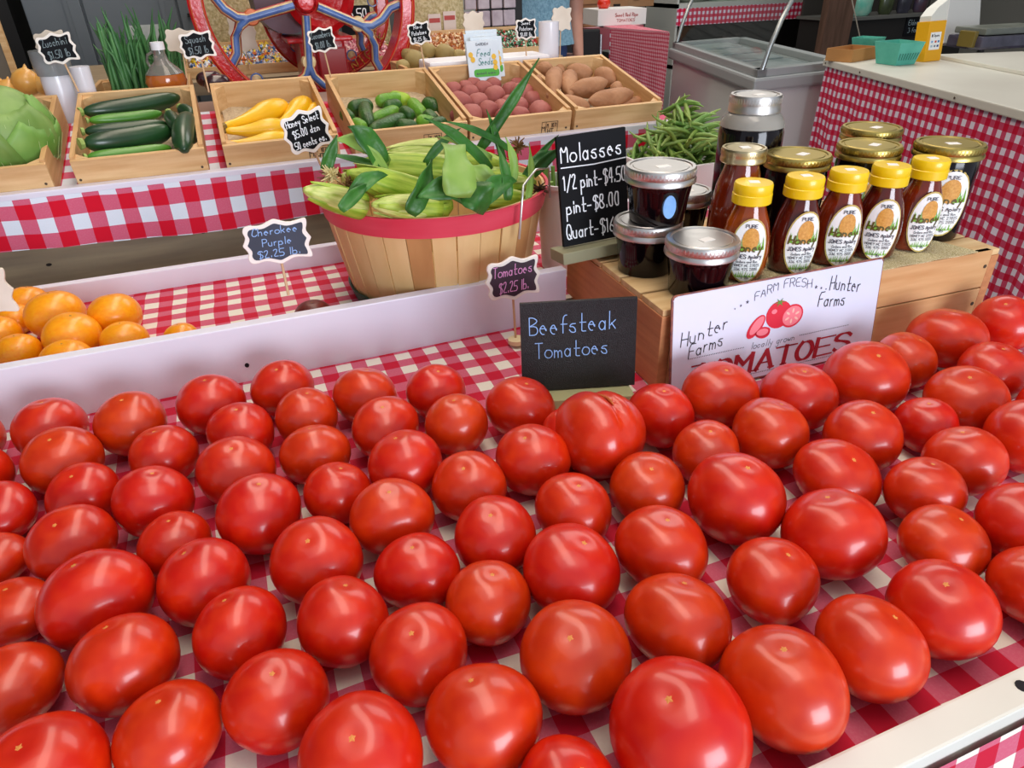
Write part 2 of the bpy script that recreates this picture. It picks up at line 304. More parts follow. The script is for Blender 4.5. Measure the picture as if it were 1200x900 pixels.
MB().grid(lambda u, v: (-1.4 + 2.33 * u, 1.66 + .29 * v, 1.035), 4, 4, lambda u, v: (-1.4 + 2.5 * u, 1.2 * v)).build('back_cloth', mat('plain_pinkish_cover', 'a08478', .8, 'b09488', 5), ud)
B('back_deck', -1.4, .93, 1.661, 1.95, .98, 1.033, GREY, ud)
for x in (-1.3, .85):
    for y in (1.4, 1.86): B('leg', x, x + .06, y, y + .06, 0, .93 if y < 2 else .98, GREY, ud)
ct2 = thing('candy_table', 'wooden table behind the display carrying the candy bins and kernel sacks', 'table', (0, 2.335, 0)); B('top', -1.4, 1.1, 0, .70, 1.0, 1.035, GREY, ct2)
for x in (-1.3, 1.0):
    for y in (.05, .6): B('leg', x, x + .06, y, y + .06, 0, 1.0, GREY, ct2)

# ---------------------------------------------------------------- tomatoes
def tom_mesh(name, lob, pinch, material, seed):
    r_ = random.Random(seed); ph = [r_.uniform(0, 6.28) for _ in range(4)]
    vs = []; fs = []; n = 40; k = 22
    for j in range(k + 1):
        t = PI * j / k; c = math.cos(t); s = math.sin(t)
        for i in range(n):
            a = 2 * PI * i / n
            rr = 1 + lob * .04 * math.cos(2 * a + ph[0]) * s + lob * .02 * math.cos(3 * a + ph[1]) * s + pinch * .02 * math.cos(5 * a + ph[2]) * abs(c) ** 1.5 * s
            rad = (s ** .93) * rr
            z = c * (1 - .03 * math.cos(a + ph[3]) * s) - (.06 * math.exp(-(s / .17) ** 2) if c > 0 else -.05 * math.exp(-(s / .25) ** 2))
            vs.append((rad * math.cos(a), rad * math.sin(a), z))
    fs = [(j * n + i, j * n + (i + 1) % n, (j + 1) * n + (i + 1) % n, (j + 1) * n + i) for j in range(k) for i in range(n)]
    m_ = MB(); m_.add(vs, fs); return m_
def star(mb, r0, z, n=6, seed=1):
    r_ = random.Random(seed); pts = []
    for i in range(2 * n):
        a = PI * i / n; rr = r0 * (r_.uniform(.7, 1.2) if i % 2 == 0 else .3); pts.append((rr * math.cos(a), rr * math.sin(a), z + (.0 if i % 2 else -.003)))
    mb.add(pts + [(0, 0, z + .008)], [(i, (i + 1) % (2 * n), 2 * n) for i in range(2 * n)])
TVAR = []
for i in range(4):
    o = tom_mesh('t', (.6, 1.0, .3, 1.3)[i], 1.2, RED, i).build('tomato', RED, smooth=180)
    sb_ = MB(); star(sb_, .13, .945, 5 + i % 2, i); sb_.build('blossom_scar', SCAR, o); TVAR.append(o)
cells = {}
rows = [(.715, 9), (.64, .715), (.565, .64), (.48, .565), (.39, .48), (.305, .39), (.235, .305), (0, .235)]
RN = ['back row along the white board', 'second row from the white board', 'third row from the white board', 'fourth row from the white board', 'fifth row from the white board', 'third row from the front rail', 'second row from the front rail', 'front row by the near rail']
def row_of(t):
    y = t[1]
    if t[0] > .42: y += .16 * 0
    for k, (a, b) in enumerate([(.715, 9), (.64, .715), (.565, .64), (.48, .565), (.39, .48), (.305, .39), (.235, .305), (0, .235)]):
        if a <= y < b: return k
byrow = {}
for i, t in enumerate(TOM): byrow.setdefault(row_of(t), []).append(i)
tl = {}
for k, ids in byrow.items():
    ids.sort(key=lambda i: TOM[i][0])
    for n_, i in enumerate(ids):
        a = TOM[i][2]; szw = 'large' if a > .0395 else ('small' if a < .0335 else 'ripe')
        fl = 'flattened ' if TOM[i][3] / a < .84 else ''
        nn = len(ids); pos = ORD[n_] + ' from the left' if n_ < nn - 3 else ('rightmost' if n_ == nn - 1 else ORD[nn - 1 - n_] + ' from the right')
        tl[i] = '%s %sred tomato, %s in the %s' % (szw, fl, pos, RN[k])
first = True
DOUBLE = 36
used = set()
for i, (x, y, a, b) in enumerate(TOM):
    if i == DOUBLE: continue
    v = (i * 7) % 4; src = TVAR[v]
    rot = (R(rnd.uniform(-10, 14)) + R(6), R(rnd.uniform(-12, 12)), R(rnd.uniform(0, 360)))
    if v not in used: o = src; used.add(v); o.location = (x, y, T + b); o.rotation_euler = rot; o.scale = (a, a, b)
    else: o = dup(src, (x, y, T + b), rot, scale=(a, a, b))
    o.location.z = T + b * 1.0
    tag(o, tl[i], 'tomato', 'beefsteak tomatoes on the front table')
x, y, a, b = TOM[DOUBLE]
dt = MB(); n = 44; k = 30; vs = []
for j in range(k + 1):
    t = PI * j / k; c = math.cos(t); s = math.sin(t)
    for i in range(n):
        an = 2 * PI * i / n; X = s * math.cos(an); Yv = s * math.sin(an); Z = c
        cre = 1 - .14 * math.exp(-((X - .10 * Z) / .13) ** 2) * max(0, .35 + Z)
        lob = 1 + .06 * math.cos(3 * an + .4) * s
        vs.append((X * lob * cre, Yv * 1.12 * lob * cre, Z * cre))
dt.add(vs, [(j * n + i, j * n + (i + 1) % n, (j + 1) * n + (i + 1) % n, (j + 1) * n + i) for j in range(k) for i in range(n)])
o = dt.build('tomato', REDP, smooth=180, loc=(x + .002, y, T + .0455)); o.location.x -= .008; o.scale = (.045, .045, .044); o.rotation_euler = (R(-14), R(8), R(4))
tag(o, 'large double-lobed red tomato with a pale healed seam below the beefsteak chalkboard', 'tomato', 'beefsteak tomatoes on the front table')
MB().tube([(.1 * math.cos(t) + .06 * math.sin(t * 7) * .3, -.95 * math.sin(t), .88 * math.cos(t)) for t in [-.35, -.2, 0, .15, .3, .45]], [.012, .028, .03, .026, .035, .012], 6).build('seam', mat('seam_tan', 'cc7838', .7, 'b05028', 40), o)
o2 = dup(TVAR[1], (x - .030, y + .027, T + .031), (0, 0, 1), 'red tomato tucked behind the left of the double-lobed tomato', (.026, .026, .031)); o2['group'] = 'beefsteak tomatoes on the front table'

# ---------------------------------------------------------------- orange tomatoes
OR = [(37, 343, .943, 28, 'topmost of the pile at the back'), (60, 370, .93, 45, 'large one in the middle of the pile'), (137, 363, .915, 37, 'right-hand one of the back pair'), (85, 393, .915, 38, 'front middle one'), (145, 393, .915, 30, 'small one at the right of the pile'), (80, 412, .913, 32, 'frontmost one just over the white board'), (20, 408, .913, 33, 'front left one'), (8, 382, .925, 28, 'leftmost one by the photo edge'), (20, 366, .92, 22, 'small one hidden at the back left'), (213, 392, .913, 27, 'lone one away from the pile, mostly behind the white board')]
ORB = [(-.325, 1.128, .029), (-.275, 1.045, .038), (-.1995, 1.014, .035), (-.245, .9645, .0355), (-.183, .937, .0285), (-.2435, .8985, .0305), (-.3075, .958, .0275), (-.343, 1.03, .0275), (-.335, 1.085, .024), (-.115, .923, .023)]
os_ = None
for (x, y, a), it in zip(ORB, OR):
    b = a * .86
    if os_ is None:
        os_ = tom_mesh('o', .8, 1.5, ORG, 9).build('orange_tomato', ORG, smooth=180); MB().lathe([(.06, .93), (.02, .96)], 7).build('stem_scar', mat('stem_dark', '8a7030', .8), os_); o = os_
    else: o = dup(os_)
    o.location = (x, y, .870 + b); o.scale = (a, a, b); o.rotation_euler = (R(rnd.uniform(-6, 20)), R(rnd.uniform(-10, 10)), rnd.uniform(0, 6)); tag(o, 'orange heirloom tomato, ' + it[4], 'tomato', 'orange tomatoes in the raised tray')
dk = dup(os_, (.056, .91, .893), (0, 0, 0), 'dark cherokee purple tomato mostly hidden behind the white board', (.028, .028, .022)); dk['group'] = 'purple tomatoes in the raised tray'
dk.data = dk.data.copy(); dk.data.materials[0] = mat('purple_tomato_skin', '7c3028', .35, '5c2020', 6)

# ---------------------------------------------------------------- stick tags
def tag_outline(w, h, n=1):
    c = .13 * min(w, h); W2, H2 = w / 2, h / 2
    q = [(-W2 + c * .9, H2 - c * .25), (-W2 * .45, H2 - c * .7), (-W2 * .18, H2 - c * .1), (0, H2 + c * .35), (W2 * .18, H2 - c * .1), (W2 * .45, H2 - c * .7), (W2 - c * .9, H2 - c * .25), (W2 - c * .1, H2 - c * .2), (W2 - c * .15, H2 - c * 1.3), (W2 - c * .6, H2 * .38), (W2 - c * .1, H2 * .12), (W2 + c * .25, 0)]
    bot = [(x, -z) for x, z in reversed(q)]; half = q + bot[1:]
    left = [(-x, z) for x, z in half[8:len(half) - 8]]
    P = half + list(reversed(left))
    for _ in range(2): P = [q for a, b in zip(P, P[1:] + P[:1]) for q in ((a[0] * .75 + b[0] * .25, a[1] * .75 + b[1] * .25), (a[0] * .25 + b[0] * .75, a[1] * .25 + b[1] * .75))]
    return P
def stick_tag(label, c, w, h, lines, slate=None, chalk=None, stick=.1, yaw=0, roll=0, lean=0, size=None, base=False, lw=None, sx=0, srad=.0017, stroll=None):
    t = thing('price_tag', label, 'sign', c, (R(lean), R(roll), R(yaw)), 'price tags on sticks')
    MB().prism(tag_outline(w, h), -.0022, .0022).build('frame', TAGW if slate else TAGB, t, bevel=.0006, seg=1)
    if slate:
        o_ = tag_outline(w * .86, h * .82); MB().prism(o_, -.0028, -.0020).build('slate', slate, t)
        mb = MB(); n = len(lines); size = size or h * .8 / (n * 1.6)
        for k, (s, wd) in enumerate(lines):
            write(mb, s, 0, h * .41 - (k + 1) * h * .80 / n + h * .80 / n * .22, size, lw or w * .014, -.0030, width=w * wd, center=True, jit=.12, slant=.1)
        mb.build('lettering', chalk or CHALK, t)
    if stick:
        a = R((stroll or 0)); MB().tube([(sx, .004, -h * .2), (sx + math.sin(a) * stick, .004, -h / 2 - stick)], srad, 6).build('stick', STICK, t)
    if base: MB().lathe([(.012, -h / 2 - stick - .002), (.012, -h / 2 - stick + .004)], 20).build('base', mat('tag_base_wood', 'e8d8a8', .6), t)
    return t
stick_tag('slate tag reading Cherokee Purple two dollars twenty-five, on a stick behind the white board', atY(325, 283, .875), .079, .052, [('Cherokee', .70), ('Purple', .46), ('$2.25 lb.', .66)], NAVY, CHALKB, .045, yaw=0, roll=0, lean=-4, lw=.0010)
pt = atY(601, 326, .80)
stick_tag('plum slate tag reading Tomatoes two dollars twenty-five, standing on a round wooden base', pt, .075, .056, [('Tomatoes', .76), ('$2.25 lb.', .58)], PLUM, CHALKP, pt.z - .0275 - .855, base=True, lean=-3, roll=-1, lw=.0011)
stick_tag('black tag reading Honey Select sweet corn price, stuck in the corn basket', atY(359, 154, 1.06), .064, .056, [('Honey Select', .74), ('$5.00 dzn', .62), ('50 cents ea.', .72)], BLK, CHALK, .075, roll=-13, lean=-5, lw=.0011, stroll=2)
for lab, px, py, y, w, h, roll, lines, st, sr in (
    ('tag reading Zucchini on a stick over the zucchini box, with a tag back behind it', 67, 57, 1.62, .062, .050, -7, [('Zucchini', .7), ('$1.50 lb', .6)], .05, 4),
    ('tag reading Squash on a stick at the left of the yellow squash box', 231, 53, 1.60, .062, .048, -4, [('Squash', .62), ('$1.50 lb', .6)], .06, -4),
    ('small tag reading Cucumbers on a stick in front of the red wheel', 377, 47, 1.62, .055, .045, -7, [('Cucumbers', .74), ('$1.00 lb.', .6)], .075, -2),
    ('small tag reading Red Potatoes on a stick beside the wheel rim', 491, 39, 1.66, .052, .045, -6, [('Red', .4), ('Potatoes', .66), ('$1.25 lb.', .6)], .08, -2),
    ('small tag reading Sweet Potatoes on a stick before the mint bin', 616, 34, 1.68, .052, .044, 0, [('Sweet', .45), ('Potatoes', .66), ('$1.00 lb.', .6)], .075, 0)):
    stick_tag(lab, atY(px, py, y), w, h, lines, BLK, CHALKG if 'Cucumb' in lab or 'Zucch' in lab or 'Squash' in lab else CHALK, st, roll=roll, lean=-6, stroll=sr, lw=.0009)
for lab, px, py, y, w, h, st, roll in (
    ('blank back of a pale tag behind the zucchini tag', 61, 53, 1.70, .055, .05, .05, -5), ('blank back of a pale tag left of the wheel rim', 212, 48, 1.72, .058, .045, .11, 5),
    ('blank square tag back on a stick before the caramel bin', 555, 28, 1.86, .055, .055, .09, 0), ('blank pale tag back beside the roll of bags', 658, 22, 1.84, .055, .055, .1, 3),
    ('blank white tag back at the left photo edge beside the orange tomatoes', -27, 345, .90, .07, .055, .02, 0)):
    stick_tag(lab, atY(px, py, y), w, h, [], None, None, st, roll=roll, lean=-4)
# ---------------------------------------------------------------- big crate with jars and signs
CZ = .957; cr = thing('wooden_crate', 'upturned slatted wooden crate carrying the jars and honey bottles', 'crate', (.418, .612, T), (0, 0, R(-2.2)))
CW, CDp, CH = .515, .275, .107
for k, (a, b) in enumerate(((0, .052), (.054, CH))): B('front_board', .014, CW - .014, 0, .010, a, b, CRATE, cr, .001)
B('front_board', .014, CW - .014, CDp - .01, CDp, 0, CH, CRATE, cr, .001)
for x0 in (0, CW - .014): B('side_panel', x0, x0 + .014, 0, CDp, 0, CH - .008, CRATES, cr, .001)
for x0 in (.014, CW - .034):
    for y0 in (.011, CDp - .031): B('corner_post', x0, x0 + .02, y0, y0 + .02, 0, CH - .008, CRATES, cr)
for k in range(5): B('top_slat', .001, CW - .001, .001 + k * .0548, .001 + k * .0548 + .050, CH - .0078, CH, SLAT, cr, .001)
nh = mat('nail_head', '4a3828', .6)
for x, z in ((.02, .08), (.02, .03), (CW - .02, .085), (CW - .02, .03)): MB().prism([(x + .0028 * math.cos(a), z + .0028 * math.sin(a)) for a in [i * .8 for i in range(8)]], -.0006, .001).build('nail', nh, cr)
rb_ = tag(MB().grid(lambda u, v: (.508 + .36 * u + .02 * (1 - v), .606 - .014 * u + .075 * v, CZ + .0022 + .0006 * math.sin(u * 40)), 40, 6).build('table_runner', mat('gold_glitter_fabric', 'b8a468', .7, 'ece0b8', 900, metal=0, bump=.6, bscale=700, thr=(.4, .6)), solid=.0015), 'sparkly gold glitter runner under the honey bottles on the crate', 'cloth')

def ring_fn(n, amp): return lambda a, z: 1 + amp * math.cos(n * a)
def lid(parent, mt_, r, z, h, sticker=True):
    MB().lathe([(r * .97, z), (r, z + .001), (r, z + h * .25), (r * .965, z + h * .4), (r * .985, z + h * .55), (r * .985, z + h * .86), (r * .95, z + h), (r * .86, z + h), (r * .84, z + h - .0015), (r * .78, z + h - .0013), (r * .76, z + h - .0005), (0.001, z + h - .0005)], 48, fn=None).build('lid', mt_, parent, smooth=35)
    mb = MB()
    for i in range(56):
        a = 2 * PI * i / 56; M_ = Matrix.Rotation(a, 4, 'Z'); mb.box(r * .978, r * .994, -.0008, .0008, z + h * .55, z + h * .86, M_)
    tag(mb.build('lid_knurl', mt_, parent), kind='stuff')
    if sticker:
        M_ = Matrix.Rotation(rnd.uniform(-.4, .4), 4, 'Z'); MB().box(-.009, .008, -.012, -.001, z + h - .0004, z + h, M_).build('price_sticker', STK, parent)
def squat_jar(label, x, y, z, mtl=LID, r=.0415, H=.0665, cat='jar', blue=False, group='squat molasses jars'):
    j = thing('molasses_jar', label, cat, (x, y, z), (0, 0, rnd.uniform(-.3, .3) if not blue else 0), group); hb = H - .018
    MB().lathe([(r * .78, 0), (r * .82, .002), (r * .86, hb * .5), (r * .93, hb * .85), (r * .95, hb), (r * .93, hb + .006)], 40, fn=lambda a, z_: 1 + .006 * abs(math.cos(12 * a))).build('glass_body', JAM, j, smooth=50)
    lid(j, mtl, r * 1.045, H - .0185, .0185)
    if blue:
        p = [(.008 * math.cos(t), .026 + .014 * math.sin(t)) for t in [i * PI / 9 for i in range(18)]]
        MB().prism(p, -r * .945, -r * .86, Matrix.Rotation(R(-12), 4, 'Z')).build('blue_label', mat('blue_label', '88b8ec', .5, '6aa0e0', 60), j)
    return j
def tall_jar(label, x, y, z, H, r, mtl=GOLD, lab=None, group='tall jars with gold lids'):
    j = thing('preserve_jar', label, 'jar', (x, y, z), (0, 0, 0), group); hb = H - .017
    MB().lathe([(r * .86, 0), (r * .92, .003), (r * .93, .01), (r * .97, hb * .9), (r * .94, hb), (r * .93, hb + .006)], 40).build('glass_body', JAM, j, smooth=50)
    lid(j, mtl, r * 1.03, H - .0175, .0175)
    if lab is not None: oval_label(j, r * .955, .055, lab, .030, .045, r * .955)
    return j
def oval_label(j, rad, zc, ang, hw, hh, ry=None, squash=1.0, sc=1.0):
    # curved oval label wrapped on the bottle front; printed hive, grass and lettering sit just proud of it
    ry = ry or rad
    ca_, sa_ = math.cos(R(ang)), math.sin(R(ang))
    def wrap(x, z, off):
        t = x / rad; X = (rad + off) * math.sin(t); Yv = -(ry + off) * math.cos(t)
        return (X * ca_ - Yv * sa_, X * sa_ + Yv * ca_, zc + z)
    def disc(cx, cz, rx, rz, off, mt_, name, par, n=28, rings=4):
        m_ = MB(); vs = [wrap(cx, cz, off)]; fs = []
        for q in range(1, rings + 1):
            for i in range(n):
                a = 2 * PI * i / n; vs.append(wrap(cx + rx * q / rings * math.cos(a), cz + rz * q / rings * math.sin(a), off))
        for i in range(n): fs.append((0, 1 + i, 1 + (i + 1) % n))
        for q in range(rings - 1):
            for i in range(n): fs.append((1 + q * n + i, 1 + (q + 1) * n + i, 1 + (q + 1) * n + (i + 1) % n, 1 + q * n + (i + 1) % n))
        return m_.add(vs, fs).build(name, mt_, par, smooth=80)
    L_ = disc(0, 0, hw, hh, .0006, mat('label_rim_green', 'c8b060', .5), 'label', j); disc(0, 0, hw * .93, hh * .95, .0009, LAB, 'label_paper', L_)
    g = mat('label_green', '7cb43c', .5); hv = mat('label_hive', 'e0a850', .5, 'c88830', 400)
    m_ = MB(); rr = random.Random(3)
    for k in range(22):
        bx = (k - 10.5) / 11 * hw * .82; hgt = rr.uniform(.18, .42) * hh * (.6 + abs(bx) / hw * .7); lean_ = rr.uniform(-.15, .15) * hw
        m_.add([wrap(bx - hw * .05, hh * .02, .0012), wrap(bx + hw * .05, hh * .02, .0012), wrap(bx + lean_, hh * .02 + hgt, .0012)], [(0, 1, 2)])
    for k in range(14):
        bx = (k - 6.5) / 7 * hw * .55; m_.add([wrap(bx - hw * .04, -hh * .82, .0012), wrap(bx + hw * .04, -hh * .82, .0012), wrap(bx + rr.uniform(-.1, .1) * hw, -hh * (.82 - rr.uniform(.06, .22)), .0012)], [(0, 1, 2)])
    tag(m_.build('printed_grass', g, L_), kind='stuff'); disc(hw * .02, hh * .36, hw * .42, hh * .36, .0014, hv, 'printed_hive', L_, 16, 3)
    for nm, mt_, lines in (('brand_script', mat('label_script', '5c5014', .5), [('Honey', hw * 1.6, .0, .25 * hh, .0018)]), ('label_print', INKG, [('PURE', hw * .6, .72 * hh, .10 * hh, .0007), ('JONES Apiary', hw * 1.55, -.22 * hh, .12 * hh, .0008), ('Cedars and Run', hw * 1.1, -.36 * hh, .08 * hh, .0005), ('HONEY NC 27025', hw * 1.35, -.48 * hh, .08 * hh, .0005), ('336 975 2000', hw * 1.2, -.60 * hh, .08 * hh, .0005), ('1 lb', hw * .4, -.86 * hh, .09 * hh, .0006)])):
        q = MB()
        for s, wd, z, sz, lw in lines: write(q, s, 0, z, sz, lw, 0, width=wd, center=True, jit=0, slant=.15 if s == 'Honey' else 0)
        q.v = [wrap(v[0], v[2], .0017) for v in q.v]; tag(q.build(nm, mt_, L_), kind='stuff')
def honey(label, x, y, z, H, mtl, ang, s=1.0, cap=YCAP, lab=True, w=.0285, cat='bottle', group='honey bottles with yellow caps'):
    j = thing('honey_bottle', label, cat, (x, y, z), (0, 0, R(ang)), group); hb = H - .024
    prof = [(w * .80, 0), (w * .93, .003), (w * 1.0, hb * .18), (w * 1.04, hb * .36), (w * 1.0, hb * .55), (w * .86, hb * .76), (w * .66, hb * .92), (w * .58, hb), (w * .56, hb + .008)]
    pp = []
    for (r0, z0), (r1, z1) in zip(prof, prof[1:]):
        for q in range(3): pp.append((r0 + (r1 - r0) * q / 3, z0 + (z1 - z0) * q / 3))
    pp.append(prof[-1])
    m_ = MB(); m_.lathe(pp, 36)
    vv = []
    for (X, Yv, Z) in m_.v:                     # flattened front and back lower down, round at the neck
        t = max(0, min(1, 1 - (Z / hb - .55) / .4)); vv.append((X, Yv * (1 - .20 * t), Z))
    m_.v = vv; m_.build('bottle_body', mtl, j, smooth=60)
    zc = hb
    if cap is YCAP:
        MB().lathe([(w * .76, zc), (w * .80, zc + .001), (w * .80, zc + .011), (w * .77, zc + .0118), (w * .78, zc + .0126), (w * .78, zc + .021), (w * .74, zc + .0235), (.001, zc + .024)], 36).build('cap', cap, j, smooth=35)
    else: lid(j, cap, w * .82, zc, .017, False)
    MB().box(-.006, .006, -.006, .004, H - (.0002 if cap is YCAP else .0075), H + .0003 if cap is YCAP else H - .0067).build('price_sticker', STK, j)
    if lab: oval_label(j, w * 1.04, hb * .44, 0, .0225, hb * .43, w * .86)
    return j
squat_jar('dark squat jar with silver lid and blue oval label, stacked on another jar', .475, .728, CZ + .0665, blue=True)
squat_jar('dark squat silver-lidded jar underneath the stacked jar with the blue label', .466, .733, CZ)
squat_jar('dark squat silver-lidded jar at the front left corner of the crate', .486, .645, CZ)
squat_jar('small silver-lidded jar half hidden between the stacked jars and the tall honey bottle', .565, .80, CZ, r=.034, H=.075)
tall_jar('gold-lidded dark jar behind the two leftmost yellow-capped bottles', .691, .737, CZ, .122, .0415)
tall_jar('gold-lidded dark jar with a label behind the third and fourth honey bottles', .803, .728, CZ, .124, .0405, lab=-20)
tall_jar('furthest back gold-lidded dark jar, behind another gold-lidded jar', .868, .79, CZ, .130, .0405)
tall_jar('rightmost gold-lidded dark jar with an oval honey label', .893, .680, CZ, .126, .0425, lab=-30)
bj = thing('quart_jar', 'largest glass jar of dark molasses with silver lid and clear shoulders', 'jar', (.687, .832, CZ - .008), (0, 0, 0))
MB().lathe([(.040, 0), (.043, .003), (.0445, .02), (.0445, .142), (.0425, .149), (.002, .1495)], 40).build('molasses', JAM, bj, smooth=50)
MB().lathe([(.0400, .1485), (.0432, .149), (.0445, .150), (.042, .158), (.036, .166), (.0325, .169), (.032, .175)], 40).build('glass_shoulder', mat('cloudy_glass', 'a8a49c', .12, 'b8b4ac', 20, trans=.35), bj, smooth=50)
lid(bj, LID, .0355, .168, .023)
ys = (.655, .650, .648, .643, .645); xs = (.556, .627, .692, .754, .822)
nm = ['lightest amber honey bottle with yellow cap, leftmost of the yellow-capped row', 'dark honey bottle with yellow cap, second from the left in the row', 'red-amber honey bottle with yellow cap in the middle of the row', 'dark honey bottle with yellow cap, second from the right in the row', 'honey bottle with yellow cap at the right end of the row']
for k in range(5): honey(nm[k], xs[k], ys[k], CZ + .0035, .117 - .0 * k, (HON, HOND, mat('red_honey', '74200c', .08, '8c3010', 30, coat=.6, trans=.15), HOND, MATS['red_honey'])[k], (-27, -16, -22, -34, -18)[k])
honey('tall honey bottle without a yellow cap, behind the leftmost amber bottle', .590, .722, CZ, .150, MATS['red_honey'], -12, cap=BRASS, lab=False, w=.034, group='tall honey bottles')

# chalkboards and enamel sign
def board_sign(name, label, BL, w, h, yaw, lean, mtl, th=.006, roll=0):
    t = thing(name, label, 'sign', BL, (R(lean), R(roll), R(yaw))); B('panel', 0, w, 0, th, 0, h, mtl, t, .0008); return t
ms = board_sign('molasses_chalkboard', 'tall black chalkboard listing Molasses prices on a pale wooden foot', (.383, .802, .976), .098, .140, 0, -7, BLK, roll=-2)
mb = MB(); 
for s, z, wd, sz, x in (('Molasses', .108, .090, .021, .004), ('1/2 pint-$4.50', .074, .092, .018, .005), ('pint-$8.00', .043, .080, .018, .007), ('Quart-$16.', .010, .078, .019, .005)): write(mb, s, x, z, sz, .0017, -.0008, width=wd, jit=.12, rise=0)
ribbon(mb, [(.003, .102), (.05, .1005), (.096, .1025)], .0014, -.0008); mb.build('lettering', CHALK, ms)
MB().box(-.012, .108, -.022, .020, -.0175, -.002).build('wooden_foot', mat('greenish_foot', '8c8a6c', .7, 'a09c7c', 12), ms, bevel=.001)
bs = board_sign('beefsteak_chalkboard', 'glossy black chalkboard reading Beefsteak Tomatoes standing against the crate side', (.258, .648, .868), .134, .108, -17, -8, BLK2)
mb = MB(); write(mb, 'Beefsteak', .010, .070, .021, .0011, -.0008, width=.104, jit=.1, rise=.03); write(mb, 'Tomatoes', .016, .041, .019, .0011, -.0008, width=.088, jit=.1, rise=.03); mb.build('lettering', CHALKB, bs)
MB().box(.02, .128, -.028, .016, -.016, -.001).build('wooden_foot', mat('pale_green_foot', 'b4b080', .7), bs, bevel=.001)
tmv = thing('enamel_sign', 'white enamel sign reading Farm Fresh Locally Grown Tomatoes and Hunter Farms, leaning on the crate', 'sign', (.4235, .590, T + .0), (R(-7), R(0), R(-1.5)))
SW, SH = .303, .128
def rr(w, h, r, n=5, x0=0, z0=0):
    P = []
    for cx, cz, a0 in ((w - r, r, -90), (w - r, h - r, 0), (r, h - r, 90), (r, r, 180)):
        for i in range(n + 1): a = R(a0 + 90 * i / n); P.append((x0 + cx + r * math.cos(a), z0 + cz + r * math.sin(a)))
    return P
MB().prism(rr(SW, SH, .006), 0, .0018).build('rusty_rim', mat('rusty_rim', '6c4048', .6, 'a06048', 120), tmv)
MB().prism([(x + rnd.uniform(-.0006, .0006), z + rnd.uniform(-.0006, .0006)) for x, z in rr(SW - .004, SH - .004, .005, 8, .002, .002)], -.0006, .0001).build('enamel_face', mat('enamel_white', 'e4e8f8', .35, 'd8def4', 6), tmv)
yy = -.0010
mb = MB(); 
for (tx, tz, s, wd, rise) in ((.013, .064, 'Hunter', .066, .20), (.024, .0475, 'Farms', .050, .20), (.222, .099, 'Hunter', .050, -.22), (.207, .080, 'Farms', .044, -.14)): write(mb, s, tx, tz, .0175, .0012, yy, width=wd, jit=.1, rise=rise, slant=.1)
tag(mb.build('handwriting', INK, tmv), kind='stuff')
mb = MB(); s = 'FARM FRESH'; x = .112; tot = twidth(s); wd = .084
for i, ch in enumerate(s):
    xo = twidth(s[:i]) / tot; write(mb, ch, x + xo * wd, .104 + .009 * math.sin(PI * xo) , .0105, .0008, yy, jit=0, width=twidth(ch) / tot * wd, rise=.1 - .2 * xo)
def star5(mb, cx, cz, r): 
    P = [(cx + (r if i % 2 == 0 else r * .4) * math.sin(PI * i / 5), cz + (r if i % 2 == 0 else r * .4) * math.cos(PI * i / 5)) for i in range(10)]
    mb.add([(p[0], yy, p[1]) for p in P] + [(cx, yy, cz)], [(i, (i + 1) % 10, 10) for i in range(10)])
for x, z, r in ((.085, .0985, .0014), (.093, .101, .0020), (.102, .104, .0028), (.201, .106, .0028), (.209, .1035, .0020), (.2165, .101, .0014)): star5(mb, x, z, r)
write(mb, 'locally grown', .112, .042, .0085, .0006, yy, jit=0, width=.066, slant=.25)
tag(mb.build('small_print', INKG, tmv), kind='stuff')
mb = MB()
for x0, x1, z in ((.024, .104, .046), (.184, .262, .046), (.024, .280, .008)):
    k = int((x1 - x0) / .0024)
    for i in range(k): q = x0 + i * .0024; mb.add([(q, yy, z), (q + .0011, yy, z), (q + .0011, yy, z + .0011), (q, yy, z + .0011)], [(0, 1, 2, 3)])
tag(mb.build('dotted_line', INKG, tmv), kind='stuff')
mb = MB(); write(mb, 'TOMATOES', .030, .0125, .0235, .0064, yy, jit=0, width=.240, slant=.16, nib=.0020, serif=.0044); mb.build('red_lettering', REDINK, tmv)
def pdisc(mb, cx, cz, rx, rz, y, n=24, a0=0, a1=2 * PI, rot=0):
    P = [(cx, cz)] + [(cx + rx * math.cos(a0 + (a1 - a0) * i / n) * math.cos(rot) - rz * math.sin(a0 + (a1 - a0) * i / n) * math.sin(rot), cz + rx * math.cos(a0 + (a1 - a0) * i / n) * math.sin(rot) + rz * math.sin(a0 + (a1 - a0) * i / n) * math.cos(rot)) for i in range(n + 1)]
    mb.add([(p[0], y, p[1]) for p in P], [(0, i, i + 1) for i in range(1, n + 1)])
PR = mat('print_tomato_red', 'd81c38', .5); PL = mat('print_tomato_flesh', 'f4808c', .5); PK = mat('print_tomato_core', 'f8c0b0', .5); PG = mat('print_leaf_green', '5c8c34', .5)
mb = MB(); pdisc(mb, .149, .080, .0185, .0175, yy); pdisc(mb, .169, .075, .0165, .0145, yy - .0001, rot=.3); pdisc(mb, .117, .070, .017, .0085, yy, rot=.85); pdisc(mb, .127, .062, .0115, .0085, yy - .0001, a0=PI, a1=2 * PI + .2, rot=-.3); pdisc(mb, .127, .062, .0115, .006, yy - .0001); mb.build('printed_tomato', PR, tmv)
mb = MB(); pdisc(mb, .169, .075, .0142, .0122, yy - .0002, rot=.3); pdisc(mb, .118, .0715, .0135, .0058, yy - .0002, rot=.85); pdisc(mb, .127, .0615, .0085, .0045, yy - .0002); pdisc(mb, .142, .085, .004, .003, yy - .0002); mb.build('printed_flesh', PL, tmv)
mb = MB()
